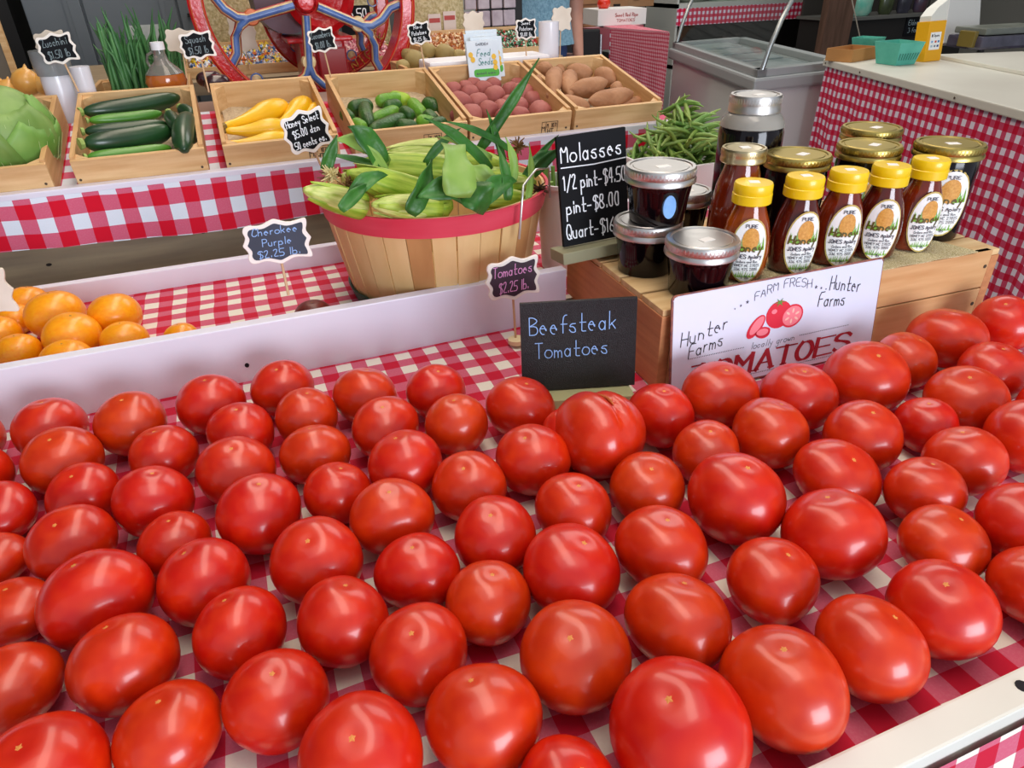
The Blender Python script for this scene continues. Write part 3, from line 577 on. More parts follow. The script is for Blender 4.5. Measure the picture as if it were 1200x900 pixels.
for i in range(6): a = i * PI / 3 + .4; pdisc(mb, .169 + .008 * math.cos(a), .075 + .0068 * math.sin(a), .0032, .0014, yy - .0003, 10, rot=a)
mb.build('printed_seeds', PK, tmv)
mb = MB(); mb.add([(.149 + (.009 if i % 2 == 0 else .0025) * math.cos(i * PI / 6), yy - .0003, .0955 + (.006 if i % 2 == 0 else .0015) * math.sin(i * PI / 6)) for i in range(12)] + [(.149, yy - .0003, .0955)], [(i, (i + 1) % 12, 12) for i in range(12)]); mb.build('printed_leaf', PG, tmv)

# ---------------------------------------------------------------- basket of corn
bk = thing('bushel_basket', 'round wooden bushel basket with red rim hoop full of sweet corn', 'basket', (.264, 1.0, .8715))
H_ = .1545; r0, r1 = .132, .1635
ns = 30
wv = [mat('stave_pale', 'd8b074', .6, 'e6c48c', 6, (4, 4, 1), bump=.08), mat('stave_brown', 'b07c48', .6, 'c8945c', 6, (4, 4, 1)), mat('stave_light', 'e0bc84', .6, 'd0a468', 6, (4, 4, 1))]
for i in range(ns):
    a0 = 2 * PI * (i + .02) / ns; a1 = 2 * PI * (i + .97) / ns; m_ = MB(); vs = []
    jit = rnd.uniform(-.001, .0012)
    for q in range(5):
        t = q / 4; rr_ = r0 + (r1 - r0) * (t ** .85) + jit
        for a in (a0, (a0 + a1) / 2, a1):
            for dr in (0, -.003): vs.append(((rr_ + dr) * math.cos(a), (rr_ + dr) * math.sin(a), H_ * t))
    fs = []
    for q in range(4):
        b0 = q * 6; b1 = b0 + 6; fs += [(b0, b0 + 2, b1 + 2, b1), (b0 + 2, b0 + 4, b1 + 4, b1 + 2), (b0 + 1, b1 + 1, b1 + 3, b0 + 3), (b0 + 3, b1 + 3, b1 + 5, b0 + 5), (b0, b1, b1 + 1, b0 + 1), (b0 + 4, b0 + 5, b1 + 5, b1 + 4)]
    fs += [(24, 26, 27, 25), (26, 28, 29, 27)]
    MB().add(vs, fs).build('stave', wv[0 if i % 5 else (1 if i in (20, 25) else 2)], bk, smooth=30)
def hoop(name, z0, z1, mtl, off=.0035):
    def rz(z): return r0 + (r1 - r0) * ((z / H_) ** .85 if z > 0 else 0)
    MB().lathe([(rz(z0) + .001, z0), (rz(z0) + off, z0), (rz(z1) + off, z1), (rz(z1) + .001, z1)], 60).build(name, mtl, bk, smooth=30)
    bm = bk.children
def ringmesh(name, z0, z1, ra, rb2, th, mtl):
    n = 64; vs = []
    for z, r in ((z0, ra), (z1, rb2)):
        for dr in (0, th):
            for i in range(n): a = 2 * PI * i / n; vs.append(((r + dr) * math.cos(a), (r + dr) * math.sin(a), z))
    fs = []
    for i in range(n):
        j = (i + 1) % n; fs += [(i, j, 2 * n + j, 2 * n + i), (n + i, 3 * n + i, 3 * n + j, n + j), (2 * n + i, 2 * n + j, 3 * n + j, 3 * n + i), (i, n + i, n + j, j)]
    MB().add(vs, fs).build(name, mtl, bk, smooth=30)
ringmesh('red_hoop', H_ - .026, H_ + .002, r1 - .0055, r1 + .001, .004, mat('red_stained_hoop', 'd8344c', .5, 'e04c60', 8, (1, 1, 6)))
ringmesh('inner_hoop', H_ - .02, H_ + .001, r1 - .009, r1 - .0045, .003, wv[0])
ringmesh('green_hoop', .001, .022, r0 + .001, r0 + .008, .003, mat('green_stained_hoop', '1c5446', .5))
MB().lathe([(r0 - .004, .001), (r0 - .004, .006)], 40).build('bottom', wv[0], bk)
MB().tube([(.070, -.160, .112), (.072, -.166, .16), (.078, -.158, .182), (.11, -.125, .192), (.138, -.105, .186), (.140, -.105, .145)], .0016, 6).build('wire_handle', mat('wire', 'c8c8c4', .35, metal=.8), bk, smooth=60)
HUSK = mat('corn_husk', '7ea422', .5, 'b4c848', 28, (9, 9, .5), bump=.15, bscale=50); HUSKP = mat('corn_husk_pale', 'a4bc44', .5, 'd8dc8c', 28, (9, 9, .5), bump=.15, bscale=50); LEAF = mat('corn_leaf', '24581c', .45, '3f7a2c', 40, (1, 1, .15), bump=.1, bscale=150); LEAFP = mat('corn_leaf_pale', '6c9438', .5, '8cac50', 10); SILK = mat('corn_silk', '9c7448', .8, '6c4828', 60)
def blade(mb, p0, p1, w, bend=(0, 0, .02), nrm_=(0, -1, .3), fold=.25, n=10, tip=.02, root=.6):
    p0, p1, bend = Vector(p0), Vector(p1), Vector(bend); d = (p1 - p0).normalized(); s = d.cross(Vector(nrm_)).normalized(); nn = s.cross(d).normalized(); vs = []
    for i in range(n + 1):
        t = i / n; c = p0.lerp(p1, t) + bend * 4 * t * (1 - t); ww = w / 2 * max(tip, (root + (1 - root) * math.sin(min(1, t * 2.2) * PI / 2)) * (1 - t ** 2.6))
        wob = .08 * w * math.sin(t * 13)
        for q in (-1, -.5, 0, .5, 1): vs.append(c + s * ww * q + nn * (abs(q) * fold * ww * 2 + wob * q))
    return mb.add(vs, [(i * 5 + k, i * 5 + k + 1, (i + 1) * 5 + k + 1, (i + 1) * 5 + k) for i in range(n) for k in range(4)])
def corn(label, p0, p1, rad, pale=False, leaves=(), silk=None):
    p0, p1 = Vector(p0), Vector(p1); d = p1 - p0; L_ = d.length; q = d.to_track_quat('Z', 'Y')
    e = thing('corn_ear', label, 'corn', p0, (0, 0, 0), 'sweet corn in the bushel basket'); e.rotation_euler = q.to_euler()
    m_ = MB(); pr = [(rad * .35, 0), (rad * .7, L_ * .06), (rad, L_ * .22), (rad * 1.02, L_ * .45), (rad * .9, L_ * .65), (rad * .6, L_ * .85), (rad * .3, L_ * .96), (rad * .16, L_)]
    pp = []
    for (a, b), (c, d_) in zip(pr, pr[1:]): pp += [(a, b), ((a + c) / 2, (b + d_) / 2)]
    pp.append(pr[-1]); ph = rnd.uniform(0, 6)
    m_.lathe(pp, 40, fn=lambda a, z: 1 + .05 * math.cos(5 * a + ph + z * 9) + .025 * math.cos(11 * a + ph)).build('husk', HUSKP if pale else HUSK, e, smooth=70)
    for k in range(3):
        m2 = MB(); a = ph + k * 2.1; rr_ = rad * .95
        m2.grid(lambda u, v: ((rad * (1.0 - .5 * v ** 2) + .001) * math.cos(a + (u - .5) * 1.5 * (1 - v * .75)), (rad * (1.0 - .5 * v ** 2) + .001 + .002 * v) * math.sin(a + (u - .5) * 1.5 * (1 - v * .75)), L_ * (.1 + .85 * v)), 6, 8)
        m2.build('husk_leaf', (HUSK, HUSKP, HUSK)[k], e, smooth=70, solid=.0006)
    if silk:
        m3 = MB()
        for k in range(26):
            a = rnd.uniform(0, 6.28); s = rnd.uniform(.2, 1); m3.tube([(0, 0, L_ * .97), (.008 * s * math.cos(a), .008 * s * math.sin(a), L_ + .012), (.020 * s * math.cos(a), .020 * s * math.sin(a), L_ + rnd.uniform(.012, .03))], [.0010, .0009, .0006], 4)
        tag(m3.build('silk', SILK, e), kind='stuff')
    return e
cA = lambda px, py, y: atY(px, py, y)
corn('pale-tipped corn ear at the left rim with its tip pointing left out of the basket', cA(430, 243, .90), cA(356, 222, .87), .017, True)
corn('corn ear with a cut pale end lying low at the front left of the basket', cA(520, 246, .88), cA(436, 240, .86), .017, True)
corn('large bright green corn ear lying across the left of the basket', cA(500, 232, .93), cA(407, 202, .90), .021, False)
corn('long bright green corn ear across the middle of the basket', cA(540, 205, .97), cA(418, 192, .99), .024)
corn('yellow-green corn ear at the back of the basket', cA(520, 178, 1.04), cA(448, 184, 1.04), .020, True)
corn('corn ear pointing right with a brown root end at the right rim', cA(520, 212, .95), cA(628, 214, .93), .021, False)
corn('green corn ear in the front middle of the basket below the big leaf', cA(530, 240, .885), cA(448, 246, .89), .018)
corn('corn ear behind the right side of the basket near the brown silk', cA(530, 190, 1.03), cA(598, 196, 1.03), .020)
corn('corn ear with brown silk end at the left of the basket', cA(440, 226, .96), cA(400, 206, .95), .018, True, silk=True)
corn('corn ear lying deep in the front right of the basket', cA(555, 232, .90), cA(625, 236, .92), .018)
def tuft(name, label, px, py, y, r, mtl, n=46):
    m_ = MB(); c = atY(px, py, y)
    for k in range(n):
        v = Vector((rnd.uniform(-1, 1), rnd.uniform(-1, 1), rnd.uniform(-.8, 1))).normalized() * r * rnd.uniform(.6, 1); w_ = Vector((rnd.uniform(-1, 1), rnd.uniform(-1, 1), rnd.uniform(-1, 1))) * r * .4
        m_.tube([c, c + v * .5 + w_ * .4, c + v + w_ * .3], [.0014, .0012, .0007], 4)
    tag(m_.build(name, mtl), label, 'corn silk', None, 'stuff')
tuft('corn_silk', 'brown tangle of dried silk on the corn at the right of the basket', 607, 172, .96, .016, SILK)
tuft('corn_silk', 'brown tangle of silk at the left of the corn basket', 408, 218, .90, .018, SILK)
tuft('corn_silk', 'pale wispy silk on the far left rim of the corn basket', 388, 205, .92, .016, mat('pale_silk', 'd8c890', .8))
tuft('corn_silk', 'dark root-like tuft hanging over the right rim of the basket', 632, 222, .90, .014, mat('dark_silk', '4c3420', .8))
LV = [((560, 176, .95), (632, 68, .93), .020, LEAF, (0, 0, 0), (.3, -1, .2), 'longest narrow dark leaf rising tall out of the corn basket'),
      ((575, 200, .92), (497, 138, .90), .018, LEAF, (0, 0, .008), (0, -1, .6), 'dark green leaf slanting up-left from the basket middle'),
      ((600, 178, .94), (520, 142, .92), .012, LEAF, (0, 0, .006), (0, -1, .6), 'narrow leaf lying almost level before the cucumber box'),
      ((448, 195, .93), (408, 148, .92), .034, LEAF, (0, 0, .01), (.2, -1, .4), 'broad leaf sticking up at the left of the basket'),
      ((455, 195, .95), (390, 165, .94), .030, LEAFP, (0, 0, .012), (0, -1, .8), 'broad leaf arching left over the basket rim'),
      ((380, 200, .93), (395, 158, .93), .018, LEAF, (0, 0, 0), (0, -1, 0), 'dark leaf behind the Honey Select tag'),
      ((536, 232, .81), (530, 170, .86), .050, LEAFP, (0, -.012, 0), (0, -1, .1), 'widest folded pale leaf standing in the middle of the basket'),
      ((478, 250, .83), (506, 186, .87), .030, LEAF, (0, -.008, 0), (.3, -1, .1), 'dark leaf standing up over the front rim of the basket'),
      ((540, 222, .84), (488, 232, .83), .034, LEAF, (0, -.005, .006), (0, -1, .5), 'dark leaf lying flat below the wide pale leaf'),
      ((545, 222, .84), (566, 252, .83), .050, LEAF, (0, -.02, .01), (0, -1, .3), 'broad ribbed dark leaf folded over the front rim'),
      ((594, 235, .85), (582, 168, .89), .018, LEAF, (0, -.01, 0), (.2, -1, 0), 'curled upright leaf right of the wide pale leaf'),
      ((600, 215, .88), (592, 160, .90), .016, LEAFP, (.005, 0, 0), (.2, -1, 0), 'small upright leaf beside the brown silk'),
      ((625, 205, .90), (662, 172, .88), .016, LEAF, (0, 0, .004), (0, -1, .5), 'leaf pointing right past the basket edge'),
      ((620, 195, .92), (662, 182, .93), .020, LEAF, (0, 0, .006), (0, -1, .8), 'low leaf reaching right behind the molasses chalkboard'),
      ((617, 235, .87), (620, 168, .91), .014, LEAFP, (.003, 0, 0), (.3, -1, 0), 'narrow pale leaf standing at the right rim'),
      ((398, 246, .83), (432, 216, .87), .018, LEAF, (0, -.006, .004), (0, -1, .3), 'short dark leaf hanging over the left rim hoop'),
      ((576, 186, .93), (512, 160, .93), .012, LEAFP, (0, 0, .004), (0, -1, .6), 'thin stem-like leaf crossing the basket middle'),
      ((470, 205, .97), (378, 180, .97), .012, LEAF, (0, 0, .004), (0, -1, .6), 'thin dark leaf pointing left past the tag stick'),
      ((498, 192, .96), (540, 150, .96), .014, LEAF, (0, 0, .004), (0, -1, .6), 'narrow dark leaf in the middle back of the basket'),
      ((580, 228, .86), (548, 196, .88), .030, LEAFP, (0, 0, .008), (0, -1, .6), 'pale leaf curling in the front right of the basket'),
      ((560, 240, .835), (606, 212, .86), .030, LEAF, (0, 0, .01), (0, -1, .5), 'dark leaf lying along the front right rim'),
      ((612, 210, .93), (655, 158, .93), .012, LEAF, (0, 0, .004), (0, -1, .5), 'slim leaf rising toward the molasses chalkboard'),
      ((590, 190, .95), (570, 128, .94), .013, LEAF, (0, 0, 0), (.2, -1, .2), 'slim upright leaf beside the longest leaf'),
      ((455, 215, .93), (425, 168, .92), .020, LEAFP, (0, 0, .006), (.1, -1, .4), 'mid green leaf standing among the left ears'),
      ((410, 232, .86), (455, 205, .88), .022, LEAF, (0, 0, .008), (0, -1, .6), 'dark leaf tucked between the left corn ears'),
      ((500, 225, .90), (560, 250, .85), .026, LEAF, (0, 0, .012), (0, -1, .7), 'dark leaf under the wide pale leaf reaching the rim')]
for a, b, w, mtl, bend, nn, lab in LV:
    tag(blade(MB(), atY(*a), atY(*b), w, bend, nn, tip=.62 if 'widest' in lab else .02, fold=.12 if 'widest' in lab else .25).build('corn_leaf', mtl, smooth=80, solid=.0008), lab, 'leaf', 'loose corn leaves in the bushel basket')
# white pail beside the basket
pl = thing('white_pail', 'white plastic pail behind the molasses chalkboard with green stems in it', 'pail', (.470, .985, .8715))
MB().lathe([(.034, 0), (.036, .002), (.044, .135), (.047, .136), (.047, .142), (.043, .142), (.042, .135), (.033, .006), (.001, .006)], 36).build('body', mat('white_plastic', 'ece8e8', .4), pl, smooth=40)
m_ = MB()
for k in range(14): a = k * 1.1; m_.tube([(.02 * math.cos(a), .02 * math.sin(a), .01), (.034 * math.cos(a), .034 * math.sin(a), .145 + .01 * (k % 3))], .0035, 6)
tag(m_.build('green_stems', LEAFP, pl), kind='stuff')
# ---------------------------------------------------------------- produce boxes on the sloping bench
SL = math.atan(s1)
STAMP = mat('stamp_ink', '3c2c20', .8)
def produce_box(label, x0, x1, y=1.356, depth=.29, h=.062, tilt=True, zb=None, group='wooden produce boxes', stamp=None, linerc=None):
    w = x1 - x0; t = thing('produce_box', label, 'box', (x0, y, (.986 + (y - 1.352) * s1 + .001) if zb is None else zb), (SL if tilt else 0, 0, 0), group)
    th = .008
    B('front_board', 0, w, 0, th, 0, h * .93, WOOD, t, .0008); B('back_board', 0, w, depth - th, depth, 0, h, WOOD, t, .0008)
    for a in (0, w - th): B('side_board', a, a + th, th, depth - th, 0, h, WOODY, t, .0008)
    B('bottom_board', th, w - th, th, depth - th, .002, .007, WOOD, t)
    for (a, b) in ((th, th), (w - th, th), (th, depth - th), (w - th, depth - th)):
        sx_ = 1 if a == th else -1; sy_ = 1 if b == th else -1
        MB().add([(a, b, .007), (a + .018 * sx_, b, .007), (a, b + .018 * sy_, .007), (a, b, h - .004), (a + .018 * sx_, b, h - .004), (a, b + .018 * sy_, h - .004)], [(0, 1, 2), (3, 4, 5), (0, 1, 4, 3), (1, 2, 5, 4), (2, 0, 3, 5)]).build('corner_block', WOOD, t)
    MB().grid(lambda u, v: (th + .004 + (w - 2 * th - .008) * u, th + (depth - 2 * th) * v, .012 + (.010 * v if linerc else 0) + .003 * math.sin(u * 9 + v * 7)), 8, 8).build('paper_liner', mat('speckled_liner', 'd8c8a8', .8, 'b8a488', 200), t)
    if stamp:
        m_ = MB(); sx0 = w * stamp
        for (a, b, c, d) in ((0, .036, .040, .041), (0, .036, .014, .015), (0, .001, .014, .041), (.035, .036, .014, .041), (.009, .010, .014, .041)): m_.add([(sx0 + a, -.0006, c), (sx0 + b, -.0006, c), (sx0 + b, -.0006, d), (sx0 + a, -.0006, d)], [(0, 1, 2, 3)])
        write(m_, 'MX 1071', sx0 + .012, .029, .008, .0012, -.0006, width=.022, jit=0); write(m_, 'HT', sx0 + .014, .017, .009, .0015, -.0006, width=.014, jit=0); write(m_, 'M', sx0 + .001, .022, .010, .0014, -.0006, width=.009, jit=0)
        m_.build('ink_stamp', STAMP, t)
    for xx_ in (.006, w - .010): MB().prism([(xx_ + .0022 * math.cos(a), h * .4 + .0022 * math.sin(a)) for a in [i * .8 for i in range(8)]], -.0008, 0).build('nail', nh, t)
    return t
bx_c = produce_box('wooden box holding a green cabbage at the left edge', -.50, -.287)
bx_z = produce_box('wooden box of dark green zucchini', -.252, -.046)
bx_s = produce_box('wooden box of yellow squash left of the cucumber box', -.016, .184, stamp=.72)
bx_k = produce_box('wooden box of small green cucumbers behind the corn', .212, .432, stamp=.60)
bx_p = produce_box('wooden box of red potatoes behind the tall corn leaf', .438, .655, stamp=.70)
bx_w = produce_box('wooden box heaped with sweet potatoes, rightmost of the row', .664, .868)
produce_box('wooden box of yellow onions behind the cabbage box', -.60, -.315, 1.70, .235, .065, False, 1.036)
produce_box('wooden box of scallions behind the zucchini box', -.250, -.055, 1.70, .235, .065, False, 1.036)
produce_box('wooden box of round tan potatoes right of the red wheel', .425, .62, 1.785, .16, .06, False, 1.036)

def piece(name, label, cat, px0, py0, px1, py1, th_px, y, mtl, mesh='long', group=None, dep=0, bend=0, parts=None, taper=None):
    k_ = .0042; a = atY(px0, py0, y + (py1 - py0) / 2 * k_); b = atY(px1, py1, y - (py1 - py0) / 2 * k_); th_px *= {'cucumber': 1.25, 'yellow_squash': 1.25, 'zucchini': 1.08, 'red_potato': 1.12, 'sweet_potato': 1.12}.get(name, 1); D = ((a + b) / 2 - CAM).dot(AX @ Vector((0, 0, 1)))
    r = th_px / 2 * D / 850; mid = (a + b) / 2; L_ = max((b - a).length, 2 * r)
    d = (b - a).normalized() if (b - a).length > 1e-4 else Vector((1, 0, 0))
    n = 14; prof = taper or (lambda t: (1 - abs(2 * t - 1) ** 3.2) ** .5)
    pts = []; rs = []; s = d.cross(Vector((0, -1, 0))).normalized()
    for i in range(n + 1):
        t = i / n; t2 = .5 - .5 * math.cos(PI * t); pts.append(d * (t2 - .5) * L_ + s * bend * (4 * t2 * (1 - t2)) * L_); rs.append(max(.0006, r * prof(t2)))
    m_ = MB().tube(pts, rs, 16)
    if mesh == 'lumpy':
        q = rnd.uniform(0, 9); m_.v = [tuple(Vector(v) * (1 + .05 * math.sin(v[0] / r * 2.1 + q) * math.cos(v[2] / r * 1.7 + q) + .03 * math.sin(v[1] / r * 3 + q))) for v in m_.v]
    o = m_.build(name, mtl, smooth=180, loc=mid); tag(o, label, cat, group)
    return o, d, L_, r
ZUC = mat('zucchini_skin', '16331a', .32, '224a24', 14, (1, 1, 1), coat=.2, thr=(.3, .7)); ZUCL = mat('light_zucchini_skin', '3f7a20', .35, '5c982c', 14, coat=.2); STEMG = mat('cut_stem', 'a8bc68', .7, '7c9440', 60)
ZL = [((97, 131, 211, 113, 21), 1.585, ZUC, 'zucchini at the back of the pile, longest dark one'), ((104, 141, 190, 132, 14), 1.52, ZUCL, 'light green zucchini in the middle of the pile'), ((99, 154, 196, 145, 18), 1.47, ZUC, 'dark zucchini behind the fattest front one'),
      ((98, 168, 202, 152, 26), 1.425, ZUC, 'fattest glossy zucchini in the middle front'), ((102, 184, 201, 173, 17), 1.385, ZUCL, 'zucchini lying lowest against the front board'), ((222, 136, 216, 176, 25), 1.42, ZUC, 'zucchini standing against the right side board'), ((198, 132, 212, 152, 16), 1.46, ZUC, 'short zucchini with pale stem at the right'), ((212, 126, 228, 136, 16), 1.52, ZUC, 'stub of dark zucchini at the back right corner')]
for (x0, y0, x1, y1, th), y, mt_, lab in ZL:
    o, d, L_, r = piece('zucchini', lab, 'zucchini', x0, y0, x1, y1, th, y, mt_, group='zucchini in the box', bend=.03)
    MB().tube([-d * L_ * .5, -d * (L_ * .5 + r * .35)], [r * .42, r * .5], 8).build('stem', STEMG, o)
YSQ = mat('yellow_squash', 'f4b808', .35, 'fac820', 12, coat=.2)
neck = lambda t: (.33 + .67 * max(0, min(1, (t - .15) / .5)) ** 1.2) * (1 - max(0, (t - .55) / .45) ** 3) ** .5 * min(1, (t + .02) * 12)
for (x0, y0, x1, y1, th), y, lab in [((261, 148, 336, 122, 25), 1.50, 'large yellow squash lying across the back of the box'), ((325, 146, 361, 118, 23), 1.52, 'yellow squash leaning up on the right'), ((262, 153, 340, 148, 22), 1.455, 'yellow squash in the middle with its neck to the left'), ((264, 168, 341, 161, 19), 1.40, 'yellow squash lowest at the front board'), ((340, 165, 384, 138, 20), 1.43, 'yellow squash behind the Honey Select tag'), ((350, 140, 376, 124, 16), 1.53, 'yellow squash at the back right of the box')]:
    o, d, L_, r = piece('yellow_squash', lab, 'squash', x0, y0, x1, y1, th, y, YSQ, group='yellow squash in the box', bend=.03, taper=neck)
    MB().tube([-d * L_ * .47, -d * (L_ * .5 + r * .3)], [r * .25, r * .28], 7).build('stem', mat('squash_stem', '8c7038', .7), o)
CUK = mat('cucumber_skin', '1f4416', .4, '34681c', 40, bump=.2, bscale=200); CUKL = mat('light_cucumber_skin', '4c8424', .4, '78b030', 30, bump=.2, bscale=200); CUKY = mat('yellowing_cucumber', '8cb828', .4, 'b0cc38', 30)
CK = [(408, 127, 436, 122, 16, 1.53, CUK, 'dark one at the back left'), (440, 118, 472, 114, 14, 1.57, CUKL, 'mid green one along the back'), (455, 112, 482, 118, 14, 1.58, CUKY, 'yellow-green one at the top of the pile'), (436, 140, 466, 127, 14, 1.50, CUKL, 'pale-tipped one in the middle left'), (434, 152, 474, 136, 16, 1.43, CUK, 'glossy dark one slanting at the front'),
      (428, 122, 434, 148, 14, 1.48, CUK, 'one standing upright at the left'), (414, 142, 428, 150, 13, 1.42, CUKL, 'short one in the front left corner'), (464, 145, 490, 149, 14, 1.40, CUK, 'one along the front board'), (471, 128, 484, 137, 13, 1.47, CUK, 'stubby one in the centre'), (482, 118, 498, 136, 14, 1.52, CUKL, 'green one slanting right of the centre'),
      (496, 119, 517, 128, 16, 1.54, CUK, 'dark one in the back right corner'), (488, 140, 512, 146, 15, 1.42, CUKL, 'one at the front right'), (500, 132, 512, 144, 14, 1.45, CUK, 'one by the right side board'), (403, 131, 412, 140, 13, 1.46, CUK, 'small one by the left side board'), (450, 126, 470, 122, 14, 1.54, CUK, 'dark one under the yellow-green one'), (505, 147, 522, 142, 14, 1.39, CUK, 'one in the front right corner')]
for x0, y0, x1, y1, th, y, mt_, lab in CK:
    o, d, L_, r = piece('cucumber', 'cucumber in the box, ' + lab, 'cucumber', x0, y0, x1, y1, th, y, mt_, group='cucumbers in the box', bend=.04)
POT = mat('red_potato_skin', '9a4a46', .65, 'b46c62', 14, bump=.3, bscale=50, thr=(.3, .7))
pots = [(523, 115, 8), (531, 106, 9), (538, 122, 13), (550, 111, 10), (560, 121, 11), (555, 101, 9), (567, 106, 10), (579, 113, 11), (577, 101, 9), (553, 134, 11), (572, 129, 10), (590, 137, 9), (607, 126, 11), (612, 112, 13), (625, 118, 10), (609, 136, 10), (597, 121, 9), (633, 131, 12), (643, 128, 7), (588, 126, 9), (545, 103, 8), (606, 100, 8), (598, 106, 9), (536, 135, 8), (622, 106, 8)]
pots.sort(key=lambda p: (-p[1]))
def rown(v, edges, names):
    for e, n_ in zip(edges, names):
        if v >= e: return n_
    return names[-1]
def pile(name, cat, noun, items, mtl, yfn, names, edges, group, asp=1.25):
    grp = {}
    for it in items: grp.setdefault(rown(it[1], edges, names), []).append(it)
    for n_, its in grp.items():
        its.sort(key=lambda i: i[0])
        for k, (px, py, r) in enumerate(its):
            an = rnd.uniform(-1, 1); w = r * (asp - 1)
            piece(name, '%s, %s from the left in the %s' % (noun, ORD[k], n_), cat, px - w * math.cos(an), py + w * math.sin(an) * .6, px + w * math.cos(an), py - w * math.sin(an) * .6, 2 * r, yfn(py), mtl, 'lumpy', group)
pile('red_potato', 'potato', 'red potato', pots, POT, lambda py: 1.39 + (140 - py) * .0052, ['front row against the board', 'middle layer', 'back layer of the box'], [127, 111, 0], 'red potatoes in the box')
SWP = mat('sweet_potato_skin', 'a06c48', .7, 'bc8a64', 16, bump=.35, bscale=70); spt = lambda t: (1 - abs(2 * t - 1) ** 2.2) ** .75
for x0, y0, x1, y1, th, y, lab in [(628, 79, 650, 83, 18, 1.60, 'at the back left corner'), (652, 82, 649, 112, 19, 1.50, 'standing upright at the left'), (668, 86, 668, 114, 20, 1.50, 'upright in the middle left'), (664, 80, 696, 86, 18, 1.59, 'lying along the back'), (669, 104, 712, 95, 22, 1.47, 'fat one in the centre'), (698, 82, 722, 95, 20, 1.55, 'at the back right'), (690, 117, 742, 108, 23, 1.41, 'largest one right of the centre'),
      (656, 114, 692, 125, 17, 1.41, 'slanting along the front board'), (716, 128, 760, 113, 17, 1.42, 'poking out over the right front corner'), (629, 90, 640, 102, 15, 1.53, 'brown one in the left corner'), (646, 74, 662, 84, 12, 1.63, 'small reddish one at the very back'), (644, 106, 652, 117, 13, 1.45, 'half hidden by the left side board'), (716, 100, 730, 104, 14, 1.49, 'tucked at the right side')]:
    piece('sweet_potato', 'sweet potato ' + lab, 'sweet potato', x0, y0, x1, y1, th, y, SWP, 'lumpy', 'sweet potatoes in the box', bend=.05, taper=spt)
# cabbage
cb = thing('cabbage', 'pale green cabbage head in the leftmost box', 'cabbage', atY(2, 158, 1.45)); CAB = mat('cabbage_leaf', '688c3c', .5, '90b060', 22, (1, 1, .3), bump=.15, bscale=18); CABE = mat('cabbage_outer_leaf', '5c8c34', .5, '84b054', 16)
m_ = tom_mesh('c', .5, .5, CAB, 3); m_.v = [tuple(Vector(v) * .078) for v in m_.v]; m_.build('head', CAB, cb, smooth=180)
for k, (a, e, s, mt_) in enumerate(((-70, 30, 1.03, CAB), (30, 20, 1.05, CABE), (-20, 55, 1.06, CABE), (100, 35, 1.05, CAB), (-140, 25, 1.04, CAB))):
    M_ = Matrix.Rotation(R(a), 4, 'Z') @ Matrix.Rotation(R(e), 4, 'Y')
    MB().grid(lambda u, v: M_ @ Vector((.078 * s * math.cos((v - .5) * 2.1) * math.cos((u - .5) * 2.4), .078 * s * math.sin((u - .5) * 2.4) * math.cos((v - .5) * 1.8), .078 * s * math.sin((v - .5) * 2.1) * (1 + .02 * math.sin(u * 40)))) * (1 + .035 * math.sin(u * 11 + v * 6) * abs(u - .5) * 2), 16, 12).build('outer_leaf', mt_, cb, smooth=180, solid=.0008)
    vn = MB()
    for q in (-.5, -.25, 0, .25, .5): vn.tube([M_ @ Vector((.0795 * s * math.cos((v - .5) * 2.1) * math.cos(q * v), .0795 * s * math.sin(q * v), .0795 * s * math.sin((v - .5) * 2.1))) for v in (.05, .3, .5, .7, .9)], [.0012, .001, .0008, .0006, .0003], 4)
    vn.build('leaf_vein', mat('cabbage_vein', 'b8d08c', .5), cb)
ON = mat('onion_skin', 'd8963c', .35, 'e8b868', 10, (4, 4, .5), coat=.2)
for px, py, r, lab in ((31, 96, 15, 'yellow onion on top of the pile with its stem up'), (52, 98, 13, 'yellow onion right of the topmost onion, beside the bag tube'), (10, 106, 12, 'yellow onion at the left front of the onion box'), (3, 104, 9, 'small yellow onion at the photo edge')):
    c = atY(px, py, 1.80); rr_ = r * 1.62 / 880
    o = MB().lathe([(rr_ * a, rr_ * b) for a, b in ((.05, -.9), (.5, -.82), (.85, -.5), (1, 0), (.85, .5), (.5, .8), (.16, .96), (.08, 1.15), (.03, 1.22))], 24).build('yellow_onion', ON, smooth=70, loc=c); tag(o, lab, 'onion', 'onions in the box'); o.rotation_euler = (R(rnd.uniform(-15, 15)), R(rnd.uniform(-15, 15)), 0)
SCG = mat('scallion_green', '2f6034', .45, '4c8448', 20)
sc = thing('scallion_bunch', 'bunch of scallions with tall dark green tops standing behind the zucchini', 'scallions', (-.140, 1.80, 1.05)); rs_ = random.Random(5)
for k in range(110):
    x = rs_.uniform(-.07, .07); yy_ = rs_.uniform(-.03, .06); hgt = rs_.uniform(.10, .20); lx = (x * .12 + rs_.uniform(-.02, .02)); ly = rs_.uniform(-.02, .04)
    pts = [(x, yy_, 0), (x + lx * .2, yy_, hgt * .4), (x + lx * .6, yy_ + ly * .5, hgt * .8), (x + lx * 1.3, yy_ + ly, hgt * rs_.uniform(.85, 1.08))]
    MB().tube(pts, [.0032, .0042, .0032, .0006], 6).build('stalk', SCG, sc, smooth=60)
